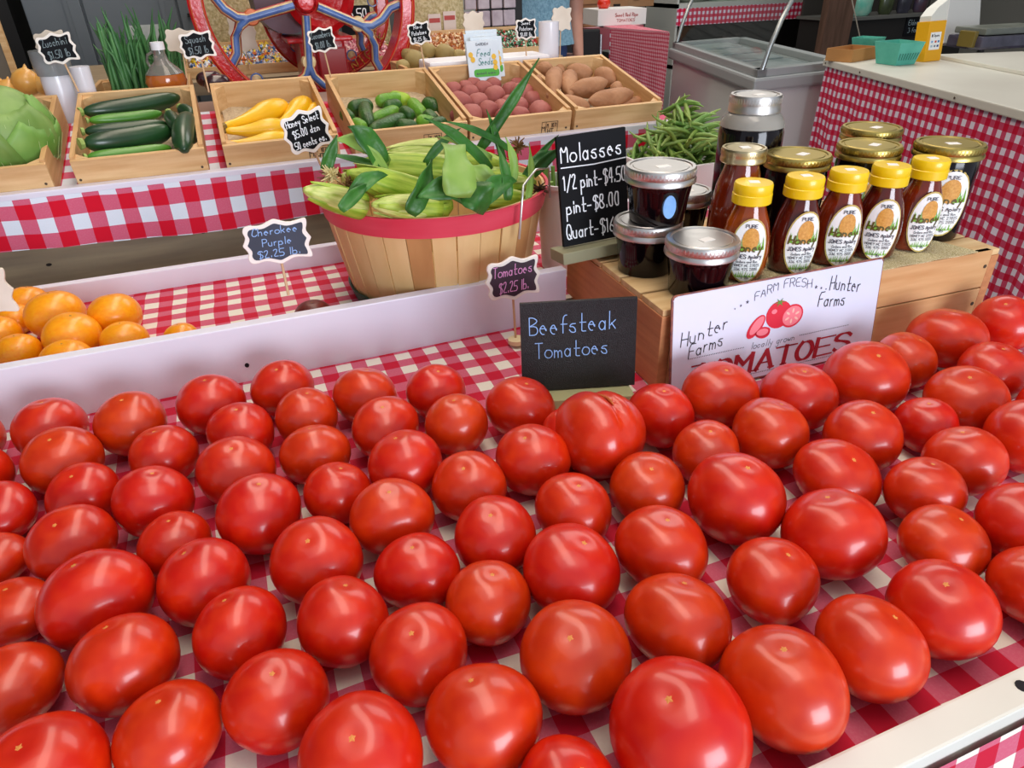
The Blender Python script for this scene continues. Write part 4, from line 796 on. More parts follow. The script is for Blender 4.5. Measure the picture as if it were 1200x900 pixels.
# small cider bottle, eggplants, foam tray, seed packets, rolls of bags
jb = thing('cider_jug', 'glass jug of amber cider with white cap lying behind the zucchini box', 'bottle', atY(195, 95, 1.69))
MB().lathe([(.010, -.026), (.034, -.018), (.040, 0), (.036, .014), (.001, .0145)], 28).build('cider', mat('cider', 'a8561c', .1, 'bc6828', 20, coat=.5), jb, smooth=40)
MB().lathe([(.0365, .0145), (.026, .026), (.014, .038), (.011, .052), (.011, .060)], 28).build('glass_neck', mat('bottle_glass', 'b8b4ac', .08, trans=.7), jb, smooth=50)
MB().lathe([(.013, .058), (.013, .072), (.001, .073)], 20).build('cap', mat('white_cap', 'e8e8ec', .4), jb, smooth=40)
MB().tube([(-.011, 0, .055), (-.022, 0, .05), (-.026, 0, .038), (-.022, 0, .026)], .003, 6).build('handle_ring', MATS['bottle_glass'], jb, smooth=60)
for k, (px, py, L_, lab) in enumerate(((254, 98, 34, 'dark eggplant in front of the red wheel'), (244, 92, 26, 'second dark eggplant behind the squash box'))):
    piece('eggplant', lab, 'eggplant', px - 14, py + 2, px + 16, py - 1, 22 - 4 * k, 1.74 + .05 * k, mat('eggplant_skin', '2c1018', .2, '401824', 8, coat=.5), group='eggplants behind the squash box')
TANP = mat('tan_potato_skin', 'a08c58', .65, 'b09c60', 16, bump=.1)
pile('tan_potato', 'potato', 'round tan potato', [(486, 71, 12), (501, 61, 10), (521, 64, 12), (472, 78, 8), (537, 66, 8), (498, 76, 8), (477, 64, 7)], TANP, lambda py: 1.83 + (84 - py) * .006, ['front layer right of the wheel', 'upper layer'], [72, 0], 'tan potatoes right of the wheel')
fo = thing('foam_tray', 'long white foam block behind the potato boxes', 'tray', (.455, 1.672, 1.037)); B('block', 0, .30, 0, .10, 0, .078, mat('white_foam', 'ecebf0', .6), fo, .006)
SP = mat('seed_packet_paper', 'dfe8ee', .4, 'd0dce6', 20)
for k, (dx, dy, dz) in enumerate(((0, 0, 0), (.014, .012, .006), (.006, .030, .012), (.014, .042, .018))):
    c = atY(551, 97, 1.60); t = thing('seed_packet', ('frontmost seed packet with a green band and yellow flowers', 'second seed packet just behind the front one', 'third seed packet in the stack', 'rearmost seed packet in the stack')[k], 'packet', (c.x + dx, c.y + dy, c.z + dz), (R(-12), 0, 0), 'seed packets behind the red potatoes')
    B('packet', 0, .075, 0, .003, 0, .084, SP, t, .001); MB().prism(rr(.060, .016, .006, 4, .012, .010), -.0008, 0).build('green_band', mat('packet_green', '4cac30', .5), t)
    m2 = MB(); 
    for q, z in ((.008, .056), (.012, .046), (.062, .050), (.064, .038), (.064, .028)): pdisc(m2, q, z, .0055, .006, -.0009, 10)
    tag(m2.build('printed_flower', mat('packet_yellow', 'e8b830', .5), t), kind='stuff')
    m2 = MB(); write(m2, 'Feed', .022, .052, .014, .0012, -.001, width=.034, slant=.2); write(m2, 'Seeds', .024, .034, .014, .0012, -.001, width=.036, slant=.2); m2.build('script', mat('packet_teal', '2c7c74', .5), t)
    m2 = MB(); write(m2, 'GARDEN', .022, .074, .005, .0008, -.001, width=.03, jit=0); write(m2, 'sweet corn', .018, .015, .006, .0009, -.0011, width=.046, jit=0); tag(m2.build('fine_print', LAB if k else INKG, t), kind='stuff')
c = atY(643, 78, 1.72); rl = thing('bag_roll', 'upright white roll of plastic bags behind the sweet potatoes', 'roll', (c.x, c.y, 1.04)); c2 = atY(643, 24, 1.72)
PBAG = mat('plastic_bag_roll', 'eeeef4', .25, 'dcdce6', 6, (1, 1, .3), coat=.3)
MB().lathe([(.024, 0), (.0245, .002), (.0245, c2.z - 1.042), (.008, c2.z - 1.04)], 32).build('roll', PBAG, rl, smooth=40)
tb = thing('bag_tube', 'upright roll of white plastic bags in a clear sleeve between the cabbage and zucchini boxes', 'bag roll', (-.292, 1.70, 1.037))
c2 = atY(66, 58, 1.70).z - 1.037
MB().lathe([(.022, 0), (.026, .004), (.028, c2 * .6), (.027, c2 * .72), (.002, c2 * .73)], 28).build('white_bags', PBAG, tb, smooth=40); MB().lathe([(.030, c2 * .70), (.033, c2 * .8), (.033, c2), (.029, c2), (.029, c2 * .72)], 28).build('clear_sleeve', mat('clear_plastic', 'b0b6ba', .15, '9a9ea0', 30, trans=.4), tb, smooth=60)
t2 = thing('bag_tube', 'second white plastic bag roll just right of the one in the clear sleeve', 'bag roll', (-.243, 1.672, 1.037)); MB().lathe([(.016, 0), (.017, .004), (.018, c2 * .80), (.004, c2 * .81)], 24).build('white_bags', PBAG, t2, smooth=40)
# green beans
BX0, BX1 = .735, 1.0
bb = thing('bean_box', 'shallow white bin full of green beans behind the molasses chalkboard', 'bin', (BX0, 1.135, .9)); BW = BX1 - BX0
for n_, a in (('wall', (0, BW, 0, .006, 0, .062)), ('wall', (0, BW, .179, .185, 0, .062)), ('wall', (0, .006, .006, .179, 0, .062)), ('wall', (BW - .006, BW, .006, .179, 0, .062)), ('floor_panel', (.006, BW - .006, .006, .179, 0, .006))): B(n_, *a, mat('white_plastic', 'ece8e8'), bb, .001)
BEAN = mat('green_bean', '648c34', .5, '94b45c', 12, rnd_hue=.02, coat=.1)
bv = []
for k in range(5):
    L_ = (.075, .088, .068, .080, .095)[k]; bd = (.15, .3, .05, .4, .2)[k]; pts = []; rs = []
    for i in range(9): t = i / 8; pts.append(((t - .5) * L_, bd * L_ * (.25 - (t - .5) ** 2) + .0, .06 * L_ * math.sin(t * 5))); rs.append((.0008, .0022, .0036, .0040, .0042, .0040, .0037, .0026, .0014)[i])
    o = MB().tube(pts, rs, 8).build('green_bean', BEAN, smooth=80); MB().tube([pts[-1], (pts[-1][0] + .005, pts[-1][1] - .001, pts[-1][2] + .001)], [.0018, .0008], 5).build('stem', LEAFP, o); bv.append(o)
rb = random.Random(11); n_b = 0; QS = []
for k in range(230):
    u, v = rb.random(), rb.random(); X = BX0 + .03 + u * (BW - .06); Yv = 1.168 + v * .12
    hump = .115 * math.exp(-((u - .42) / .36) ** 2 - ((v - .5) / .55) ** 2) ; z = .915 + rb.random() ** .45 * (.032 + hump)
    rot = (rb.uniform(-.5, .5) * 1.2, rb.uniform(-.55, .55) * (1.5 if u < .45 else .9), rb.uniform(0, 3.14))
    if k < 5: o = bv[k]; o.location = (X, Yv, z); o.rotation_euler = rot
    else: o = dup(bv[k % 5], (X, Yv, z), rot)
    tag(o, 'green bean in the heap behind the molasses chalkboard', 'bean', 'green beans in the heap')

# ---------------------------------------------------------------- red grinder with two wheels
WR = mat('gloss_red_paint', 'c40a16', .28, 'd01420', 20, coat=.6, bump=.15, bscale=120); WB = mat('wheel_blue', '3c5c9c', .35, '5a7cb8', 30, coat=.3); WY = mat('wheel_cream_line', 'ecdcb0', .4, 'd8b878', 60); WG = mat('wheel_gold_line', 'd8703c', .4)
g_ = thing('coffee_grinder', 'large antique red coffee grinder with two spoked flywheels', 'grinder', atY(357, 2, 2.0))
g0 = Vector(g_.location)
def wheel(cx, cy, cz, R_, rw, dep, ang0, nm, five=True, hub=True):
    M0 = Matrix.Translation((cx, cy, cz)) @ Matrix.Rotation(PI / 2, 4, 'X')
    n = 72; wl = MB(); sec = [(R_, -dep / 2), (R_, dep / 2), (R_ - rw * .12, dep / 2 + .003), (R_ - rw * .2, dep / 2 - .003), (R_ - rw * .85, dep / 2 - .003), (R_ - rw * .93, dep / 2 + .003), (R_ - rw, dep / 2), (R_ - rw, -dep / 2)]; vs = []
    for r, z in sec:
        for i in range(n): a = 2 * PI * i / n; vs.append(M0 @ Vector((r * math.cos(a), r * math.sin(a), z)))
    k = len(sec); wl.add(vs, [(j * n + i, ((j + 1) % k) * n + i, ((j + 1) % k) * n + (i + 1) % n, j * n + (i + 1) % n) for j in range(k) for i in range(n)])
    w = wl.build(nm, WR, g_, smooth=30)
    ln = MB()
    for rr_ in (R_ - rw * .16, R_ - rw * .89): ln.tube([M0 @ Vector((rr_ * math.cos(2 * PI * i / n), rr_ * math.sin(2 * PI * i / n), dep / 2 + .003)) for i in range(n + 1)], .0010, 4)
    ln.build('pinstripe', WG, w)
    ri = R_ - rw
    for s in range(5):
        a = R(ang0 + 72 * s); sp = MB(); ed = MB(); e2 = MB()
        def P(r, da, z=.012): return M0 @ Vector((r * math.cos(a + da), r * math.sin(a + da), z))
        arms = [[P(.03, 0), P(ri * .35, 0), P(ri * .66, 0)], [P(ri * .62, 0), P(ri * .72, .05), P(ri * .82, .17), P(ri * .90, .31), P(ri * 1.02, .36)], [P(ri * .62, 0), P(ri * .72, -.05), P(ri * .82, -.17), P(ri * .90, -.31), P(ri * 1.02, -.36)]]
        for ar in arms:
            sp.tube([p + Vector((0, .005, 0)) for p in ar], [.0125] * len(ar), 8); ed.tube([p + Vector((0, -.0008, 0)) for p in ar], [.0085] * len(ar), 8); e2.tube([p + Vector((0, -.0045 * 0 - .0002, 0)) for p in ar], [.0103] * len(ar), 8)
        q = sp.build('spoke', WR, w, smooth=60); ed.v = [(v[0], v[1] - .004, v[2]) for v in ed.v]; ed.build('blue_stripe', WB, q, smooth=60); e2.v = [(v[0], v[1] - .001, v[2]) for v in e2.v]; e2.build('cream_edge', WY, q, smooth=60)
        for dd in ((0,) if nm == 'front_wheel' else ()):
            MB().lathe([(.018, -.014), (.019, -.006), (.016, .004), (.002, .006)], 16, M=Matrix.Translation(P(ri * .58, 0)) @ Matrix.Rotation(PI / 2, 4, 'X')).build('rosette', WG if s % 2 else WY, w, smooth=50)
        for dd in (.36 * 1.75,):
            fl = MB().lathe([(.011, -.010), (.012, -.004), (.002, .002)], 12, M=Matrix.Translation(P(ri * .955, dd)) @ Matrix.Rotation(PI / 2, 4, 'X')).build('painted_flower', WY, w, smooth=50)
            MB().tube([P(ri * .955, dd) + Vector((.014 * math.cos(t), -.004, .014 * math.sin(t))) for t in [i * PI / 6 for i in range(13)]], .0022, 6).build('blue_scroll', WB, w, smooth=60)
    return w
wheel(0, 0, 0, .268, .036, .070, -24, 'front_wheel')
c = atY(381, 10, 2.30) - g0
wl2 = wheel(c.x, c.y, c.z, .182, .040, .03, -30, 'rear_wheel')
m2 = MB()
for ch, an in (('N', -67), ('I', -58), ('G', -49), ('L', -37), ('E', -26)):
    q = MB(); write(q, ch, 0, -.013, .026, .0035, 0, center=True, jit=0); A_ = R(an)
    q.v = [(c.x + .162 * math.cos(A_) + v[0] * math.cos(A_ + PI / 2) - v[2] * math.sin(A_ + PI / 2), c.y - .0185, c.z + .162 * math.sin(A_) + v[0] * math.sin(A_ + PI / 2) + v[2] * math.cos(A_ + PI / 2)) for v in q.v]; m2.add(q.v, q.f)
if True: m2.build('rim_lettering', mat('gold_leaf', 'd89c40', .4), wl2)
MB().lathe([(.024, -.03), (.026, .012), (.018, .026), (.002, .028)], 28, M=Matrix.Rotation(PI / 2, 4, 'X')).build('hub', WR, g_, smooth=50)
MB().lathe([(.014, -.02), (.014, .42)], 16, M=Matrix.Translation((.0, .42, 0)) @ Matrix.Rotation(PI / 2, 4, 'X')).build('axle', WR, g_, smooth=50)
MB().lathe([(.02, -.05), (.085, -.045), (.09, .02), (.075, .03), (.06, .018), (.03, .02), (.002, .03)], 36, M=Matrix.Translation((.055, .14, .01)) @ Matrix.Rotation(PI / 2, 4, 'X')).build('grinding_housing', WR, g_, smooth=40)
MB().lathe([(.05, -.21), (.055, -.19), (.035, -.17), (.04, -.1), (.07, -.02), (.06, .1), (.09, .22), (.001, .24)], 28, c=(.055, .19)).build('hopper_column', WR, g_, smooth=50)
B('pedestal', -.02, .10, .10, .24, -.20, -.085, WR, g_, .008); B('stand', -.04, .12, .08, .26, -g0.z, -.20, WR, g_, .01); B('pedestal_shelf', -.05, .12, .08, .26, -.098, -.086, WR, g_, .004); B('drawer', .02, .095, .06, .10, -.20, -.11, mat('deep_red', '980814', .3, coat=.4), g_, .004)
MB().lathe([(.07, -.08), (.085, -.06), (.08, .06), (.02, .07)], 30, M=Matrix.Translation((-.03, .22, .0)) @ Matrix.Rotation(PI / 2, 4, 'X')).build('round_catch_pan', mat('mauve_metal', '74606a', .45), g_, smooth=40)

# ---------------------------------------------------------------- candy bins, sacks behind the wheel
def candy_bin(label, x0, x1, y0, y1, z0, h, cols, n, sz, seed, heap=.0, lay=None):
    t = thing('candy_bin', label, 'bin', (x0, y0, z0), (0, 0, 0), 'wooden candy bins behind the wheel'); w = x1 - x0; d = y1 - y0
    for nm_, a in (('front_board', (0, w, 0, .008, 0, h)), ('back_board', (0, w, d - .008, d, 0, h + .05)), ('side_board', (0, .008, .008, d - .008, 0, h + .02)), ('side_board', (w - .008, w, .008, d - .008, 0, h + .02)), ('bottom_board', (.008, w - .008, .008, d - .008, 0, .008))): B(nm_, *a, WOOD, t)
    r_ = random.Random(seed); ms_ = [MB() for _ in cols]
    for k in range(n):
        u, v = r_.random(), r_.random(); z = h - .012 + .05 * v + heap * r_.random() * math.sin(PI * u)
        kk = (int(v * len(cols) * .999) if lay else r_.randrange(len(cols))); M_ = Matrix.Translation((.014 + u * (w - .028), .014 + v * (d - .028), z)) @ Euler((r_.uniform(0, 3), r_.uniform(0, 3), r_.uniform(0, 3))).to_matrix().to_4x4(); s = sz * r_.uniform(.8, 1.15)
        ms_[kk].add([M_ @ Vector(p) for p in ((s * 1.5, 0, 0), (-s * 1.5, 0, 0), (0, s, 0), (0, -s, 0), (0, 0, s * .8), (0, 0, -s * .8))], [(0, 2, 4), (2, 1, 4), (1, 3, 4), (3, 0, 4), (2, 0, 5), (1, 2, 5), (3, 1, 5), (0, 3, 5)])
    B('filling_base', .008, w - .008, .008, d - .008, .008, h - .016, cols[0], t)
    for k, cm in enumerate(cols): tag(ms_[k].build('wrapped_candy', cm, t), kind='stuff')
K = lambda n, c_: mat('candy_' + n, c_, .3, coat=.3)
zb = 1.036
candy_bin('bin of yellow, blue and orange wrapped candy seen through the wheel', -.08, .24, 2.42, 2.62, zb, .028, [K('blue', '3c68a8'), K('yellow', 'e4c424'), K('orange', 'd87840'), K('white', 'dce0e4')], 700, .0065, 1)
candy_bin('bin of pink and white wrapped taffy seen through the wheel', .29, .56, 2.42, 2.62, zb, .026, [K('pink', 'dc8ca0'), K('palepink', 'ecc4c4'), K('rose', 'c05870')], 650, .0065, 2)
candy_bin('bin of golden caramel candy right of the wheel', .62, .86, 2.36, 2.56, zb, .030, [K('gold', 'c88040'), K('copper', 'a85c28'), K('cream', 'ecd0a4')], 600, .0065, 3)
candy_bin('bin of green, red and white mints', .87, 1.06, 2.36, 2.56, zb, .030, [K('green', '1c6434'), K('mint', 'b8dcc0'), K('dark', '143c28'), K('red', 'b03030')], 600, .006, 4)
POP = mat('pale_popcorn', 'd8caa0', .8, 'b8a878', 120, bump=.5, bscale=90, thr=(.4, .6))
def sack(label, x0, x1, y, z0, z1):
    t = thing('kernel_sack', label, 'sack', ((x0 + x1) / 2, y, z0)); w = (x1 - x0) / 2; h = z1 - z0
    MB().lathe([(w * .9, 0), (w, h * .08), (w * 1.02, h * .5), (w * .96, h * .85), (w * .6, h * .97), (w * .2, h)], 30, ay=.55, fn=lambda a, z: 1 + .03 * math.cos(5 * a + z * 20)).build('bag', POP, t, smooth=70)
    return t
sk = sack('tall clear sack of pale popcorn kernels right of the wheel', .66, .88, 2.72, 1.036, 1.50)
for k in range(2): B('paper_ticket', -.04 + k * .055, .005 + k * .055, -.0685, -.066, .055 + .006 * k, .125 + .006 * k, mat('ticket_paper', 'e4d4cc', .6), sk); B('ticket_print', -.037 + k * .055, .002 + k * .055, -.0692, -.0684, .098 + .006 * k, .112 + .006 * k, mat('ticket_red', 'bc4c48', .6), sk)
sack('sack of pale popcorn kernels seen through the left of the wheel', -.03, .21, 2.76, 1.036, 1.50)
sack('second sack of popcorn kernels between the two wheels', .46, .62, 2.78, 1.036, 1.50)
stick_tag('white card with red print standing behind the front wheel spokes', atY(284, 38, 2.40), .075, .10, [], None, None, .05)
pb = board_sign('price_board', 'black board reading five fifty a pound seen between the wheels', atY(402, 42, 2.70) + Vector((0, 0, -.0)), .105, .09, 0, -6, BLK)
m2 = MB(); write(m2, '$5.50', .008, .052, .028, .0035, -.001, width=.09); write(m2, 'lb.', .055, .012, .026, .0035, -.001, width=.04); m2.build('lettering', CHALK, pb)
sd = thing('white_scale', 'cream metal scale behind the second wheel', 'scale', atY(408, 8, 2.85)); B('body', -.06, .10, 0, .1, -.01, .012, mat('cream_metal', 'd8d0b8', .4), sd, .004); B('frame', -.06, -.045, 0, .1, .012, .16, MATS['cream_metal'], sd, .004); B('pan', -.03, .10, 0, .1, .05, .15, mat('brown_card', '94683c', .7, 'a87848', 10), sd, .004)
# ribbon of snack packets hanging
PK1 = mat('snack_pack_foil', 'c8bcc4', .4, 'a898a4', 25, coat=.3)
rk = thing('snack_rack', 'dark wire rack hung with small grey snack packets', 'rack', atY(570, 40, 2.95)); zk = 1.036 - rk.location.z; B('post', .10, .12, 0, .02, zk, .5, mat('black_metal', '14120f', .4), rk); B('base', -.1, .2, -.05, .08, zk, zk + .015, MATS['black_metal'], rk)
B('dark_backing', -.02, .17, .03, .045, -.05, .5, MATS['black_metal'], rk)
for r_i in range(4):
    for c_i in range(4):
        B('snack_packet', -.09 + c_i * .055 + rnd.uniform(-.004, .004), -.042 + c_i * .055, -.01 - rnd.uniform(0, .01), .004, .028 + r_i * .062, .084 + r_i * .062, PK1, rk, .004)
B('purple_packet', -.07, .12, -.02, .0, .0, .022, mat('purple_foil', '80486c', .35), rk, .004)
B('green_leaflet', -.145, -.11, 0, .004, -.045, .03, mat('leaflet_green', '2c7834', .5), rk)

# ---------------------------------------------------------------- grey cabinets at the left back
gc = thing('grey_cabinet', 'tall grey metal cabinet with double doors behind the display', 'cabinet', (-1.0, 3.3, 0)); GM = mat('grey_metal_door', '60686e', .45, '6a7278', 3)
pts = atY(15, 0, 3.3); pts2 = atY(112, 60, 3.3)
B('body', pts.x + 1.02, 2.0, .02, .5, 0, 2.4, GM, gc)
xs_ = [pts.x + 1.02, pts2.x + 1.0, atY(208, 10, 3.3).x + 1.0, 2.0]
for a, b in zip(xs_, xs_[1:]):
    dr_ = B('door', a + .004, b - .004, 0, .019, .06, 2.38, GM, gc, .003)
    B('door_rib', b - .06, b - .045, -.006, 0, .06, 2.38, GM, dr_)
B('handle', xs_[2] + .03, xs_[2] + .08, -.02, 0, 1.16, 1.172, mat('black_metal', '14120f', .4), gc)
B('notice_sheet', xs_[2] - .19, xs_[2] - .07, -.004, 0, .93, 1.14, mat('notice_paper', 'c8ccc8', .7, 'b4bcb8', 40), gc)
dk_ = thing('dark_gap_block', 'solid black block standing in for the dark gap at the far left, behind a framed board', 'shelf', (-1.9, 3.4, 0)); B('side', 0, pts.x + 1.86, 0, .4, 0, 2.4, mat('shelf_black', '181614', .7), dk_); p_ = atY(5, 75, 2.6)  # one solid black block stands in for the dark gap left of the cabinet
fr_ = thing('framed_board', 'small wooden-framed grey board at the left photo edge', 'frame', (p_.x - .12, 2.6, 1.04)); B('panel', 0, .13, 0, .01, 0, .16, mat('board_grey', '70685c', .7), fr_); B('frame_side', .13, .145, -.005, .015, 0, .17, WOOD, fr_); B('frame_bottom', 0, .13, -.005, .015, 0, .012, WOOD, fr_)

# ---------------------------------------------------------------- freezer, counter, far table
FZ = .86; A_, B_, C_ = atZ(784, 50, FZ), atZ(886, 84, FZ), atZ(972, 75, FZ)
fz = thing('chest_freezer', 'white glass-topped ice cream freezer with grey rim', 'freezer', (B_.x, B_.y, 0)); u_ = A_ - B_; v_ = C_ - B_; v_ *= 1.35; e_ = u_.normalized(); f_ = v_.normalized()
def quad(mb, o0, ua, va, z0, z1, flare=0):
    P = []
    for z, k in ((z0, 0), (z1, flare)): P += [o0 - e_ * k - f_ * k + Vector((0, 0, z)), o0 + ua + e_ * k - f_ * k + Vector((0, 0, z)), o0 + ua + va + e_ * k + f_ * k + Vector((0, 0, z)), o0 + va - e_ * k + f_ * k + Vector((0, 0, z))]
    return mb.add(P, [(0, 1, 2, 3), (4, 5, 6, 7), (0, 1, 5, 4), (1, 2, 6, 5), (2, 3, 7, 6), (3, 0, 4, 7)])
O0 = Vector((0, 0, 0)); FW = mat('freezer_white', 'd8dcd8', .4); FG = mat('freezer_grey_rim', 'a4a8a8', .4)
quad(MB(), O0 + e_ * .03 + f_ * .03, u_ - e_ * .06, v_ - f_ * .06, .08, FZ - .09).build('body', FW, fz, bevel=.01)
rim = quad(MB(), O0, u_, v_, FZ - .09, FZ - .03).build('rim', FG, fz, bevel=.012)
for o1, ua, va in ((O0 + e_ * .02 + f_ * .02, u_ - e_ * .04, f_ * .06), (O0 + e_ * .02 + f_ * .02, e_ * .06, v_ - f_ * .04), (O0 + e_ * .02 + v_ - f_ * .08, u_ - e_ * .04, f_ * .06), (O0 + u_ - e_ * .08 + f_ * .02, e_ * .06, v_ - f_ * .04)): quad(MB(), o1, ua, va, FZ - .03, FZ + .004).build('inner_rim', mat('freezer_inner_rim', 'a0a4a4', .35), fz, bevel=.004)
quad(MB(), O0 + e_ * .07 + f_ * .07, u_ - e_ * .14, v_ - f_ * .14, FZ - .035, FZ - .028).build('glass_lid', mat('lid_glass', '6c7474', .08, '88908c', 6), fz)
for k in range(4): quad(MB(), O0 + u_ * (.12 + .21 * k) + v_ * .15, u_ * .17, v_ * .55, FZ - .028, FZ - .012).build('tub', mat('frosty_tub', 'a4acac', .3, '788484', 12), fz, bevel=.006)
prof_ = [(.05, .0), (.075, .09), (.12, .20), (.19, .32), (.30, .42), (.45, .47)]
ac = mat('canopy_chrome', 'b0b4b4', .25, metal=.7)
for tt in (.02, .98): MB().tube([u_ * tt + f_ * a + Vector((0, 0, FZ + b)) for a, b in prof_], .011, 8).build('canopy_frame', ac, fz, smooth=60)
CG = bpy.data.materials.new('canopy_glass'); CG.use_nodes = True; nt = CG.node_tree; nt.nodes.clear(); o_ = nt.nodes.new('ShaderNodeOutputMaterial'); mx = nt.nodes.new('ShaderNodeMixShader'); tr = nt.nodes.new('ShaderNodeBsdfTransparent'); gl = nt.nodes.new('ShaderNodeBsdfGlossy'); gl.inputs['Roughness'].default_value = .05; tr.inputs[0].default_value = (.82, .86, .85, 1); mx.inputs[0].default_value = .12
nt.links.new(tr.outputs[0], mx.inputs[1]); nt.links.new(gl.outputs[0], mx.inputs[2]); nt.links.new(mx.outputs[0], o_.inputs[0])
MB().grid(lambda u, v: u_ * u + f_ * (prof_[int(v * 5)][0]) + Vector((0, 0, FZ + prof_[int(v * 5)][1])), 1, 5).build('curved_glass', CG, fz, smooth=180)
m2 = MB(); 
stk_c = O0 + f_ * .35
wl_ = f_
q = MB(); q.add([f_ * .18 + Vector((0, 0, .20)) , f_ * .48 + Vector((0, 0, .20)), f_ * .48 + Vector((0, 0, .31)), f_ * .18 + Vector((0, 0, .31))], [(0, 1, 2, 3)]); q.v = [tuple(Vector(v) - e_ * -.026) for v in q.v]; q.build('data_label', mat('label_grey', 'b0b4b4', .6, '9ca0a0', 200), fz)
# right-hand counter
CA, CB = atZ(965, 69, .9), atZ(1200, 130, .9); cd_ = (CB - CA).normalized(); cn_ = Vector((-cd_.y, cd_.x, 0)); CL = 2.35
ct = thing('sales_counter', 'white-topped sales counter with red gingham skirt at the right', 'counter', (CA.x, CA.y, 0)); e_, f_ = cd_, cn_
CWH = mat('counter_white', 'd8d6ca', .4, 'ccc8bc', 3)
quad(MB(), O0, cd_ * CL, cn_ * .85, .872, .9).build('worktop', CWH, ct, bevel=.004); quad(MB(), cn_ * .45 + cd_ * .1, cd_ * CL * .9, cn_ * .4, .90, .915).build('back_ledge', CWH, ct, bevel=.003)
quad(MB(), cd_ * .04 + cn_ * .04, cd_ * (CL - .08), cn_ * .76, .05, .872).build('cabinet_body', mat('counter_body', '6c6860', .7), ct)
MB().grid(lambda u, v: cd_ * (.012 + u * (CL - .02)) + cn_ * (.012 - .016 * v + .008 * v * math.sin(u * 64) + .004 * v * math.sin(u * 150)) + Vector((0, 0, .87 - v * .56 + .008 * v * math.sin(u * 70))), 150, 16, lambda u, v: (u * CL, v * .56)).build('cloth_skirt', G3, ct, smooth=True)
MB().grid(lambda u, v: cd_ * .01 + cn_ * (.012 + .8 * u) + Vector((0, 0, .87 - v * .56)), 20, 6, lambda u, v: (u * .8, v * .56)).build('cloth_skirt', G3, ct)
for t_ in (.03, .35, 1.0, 1.5): MB().lathe([(.004, 0), (.004, .0015)], 8, M=Matrix.Translation(cd_ * t_ + Vector((0, 0, .886)) - cn_ * .001) @ cn_.to_track_quat('-Z', 'Y').to_matrix().to_4x4()).build('nail', nh, ct)
rz_ = math.atan2(cn_.y, cn_.x)
def on_counter(px, py): p = atZ(px, py, .901); return Vector((p.x, p.y, .901))
p = on_counter(1012, 71); cbx = thing('cardboard_tray', 'low brown cardboard tray at the counter corner holding teal baskets', 'box', p, (0, 0, R(15)))
for nm_, a in (('side', (-.10, .10, 0, .004, 0, .05)), ('side', (-.10, .10, .12, .124, 0, .05)), ('side', (-.10, -.096, .004, .12, 0, .05)), ('side', (.096, .10, .004, .12, 0, .05)), ('bottom', (-.096, .096, .004, .12, 0, .004))): B(nm_, *a, mat('brown_cardboard', 'b07c44', .7, 'bc8850', 6), cbx)
TEAL = mat('teal_pulp', '4aa894', .55, '5cb8a4', 20)
def berry(label, loc, s=1, rz=0):
    t = thing('berry_basket', label, 'basket', loc, (0, 0, rz), 'teal berry baskets on the counter'); m_ = MB(); w0, w1, h = .052 * s, .068 * s, .085 * s
    sq0 = [(-w0, -w0), (w0, -w0), (w0, w0), (-w0, w0)]; sq1 = [(-w1, -w1), (w1, -w1), (w1, w1), (-w1, w1)]
    vs = [(x, y, 0) for x, y in sq0] + [(x, y, h) for x, y in sq1] + [(x * .94, y * .94, h) for x, y in sq1] + [(x * .93, y * .93, .005) for x, y in sq0]
    m_.add(vs, [(0, 1, 2, 3), (12, 13, 14, 15)] + [(i, (i + 1) % 4, 4 + (i + 1) % 4, 4 + i) for i in range(4)] + [(4 + i, 4 + (i + 1) % 4, 8 + (i + 1) % 4, 8 + i) for i in range(4)] + [(8 + i, 8 + (i + 1) % 4, 12 + (i + 1) % 4, 12 + i) for i in range(4)]); m_.build('shell', TEAL, t)
    sl_ = MB()
    for i in range(8):
        x = -w0 * .85 + i * w0 * 1.7 / 7; sl_.add([(x - .002, -w0 - .0018, .012), (x + .002, -w0 - .0018, .012), (x * 1.12 + .002, -w0 - .009 * s - .0012, .045 * s), (x * 1.12 - .002, -w0 - .009 * s - .0012, .045 * s)], [(0, 1, 2, 3)])
    sl_.build('slots', mat('slot_shadow', '1c5c50', .7), t)
    return t
p = on_counter(1060, 76); berry('teal pulp berry basket standing on the counter beside the cardboard tray', p + Vector((0, .05, 0)), 1.0, R(0)); p2 = on_counter(1018, 66); berry('teal berry basket sitting inside the cardboard tray', p2 + Vector((.03, .05, .006)), .8, R(20))
p = on_counter(1105, 73) + Vector((.0, .05, 0)); yc = thing('yellow_card_box', 'yellow and white payment card box leaning on the counter', 'box', p, (R(-6), 0, R(4)))
B('yellow_sleeve', -.058, .045, 0, .06, 0, .155, mat('yellow_card', 'e8a80c', .45), yc, .002); MB().prism([(-.050, .155), (.043, .155), (.043, .235), (-.018, .205), (-.050, .175)], .004, .056).build('white_insert', mat('white_card', 'dcdcd4', .5), yc); B('sticker', -.042, .022, -.0015, 0, .045, .112, LAB, yc)
m2 = MB(); write(m2, 'Square', -.022, .095, .010, .0016, -.002, width=.036, jit=0); m2.add([(-.036, -.002, .094), (-.028, -.002, .094), (-.028, -.002, .104), (-.036, -.002, .104)], [(0, 1, 2, 3)]); m2.build('label_print', INK, yc)
for nm_, c_, x, z in (('logo_blue', '2c78b8', .006, .072), ('logo_red', 'd04830', -.012, .072), ('logo_pale', '7cacd8', -.034, .072), ('logo_grey', '808890', -.014, .055), ('logo_navy', '2c4488', .004, .055), ('logo_light', 'a8c0cc', -.034, .055)): B('printed_logo', x, x + .011, -.0022, -.0014, z, z + .008, mat(nm_, c_, .5), yc)
p = on_counter(1185, 66); sca = thing('wrapped_scale', 'dark plastic-wrapped scale with rubber foot at the right photo edge', 'scale', p + Vector((.02, .06, .022)), (0, 0, R(-8)))
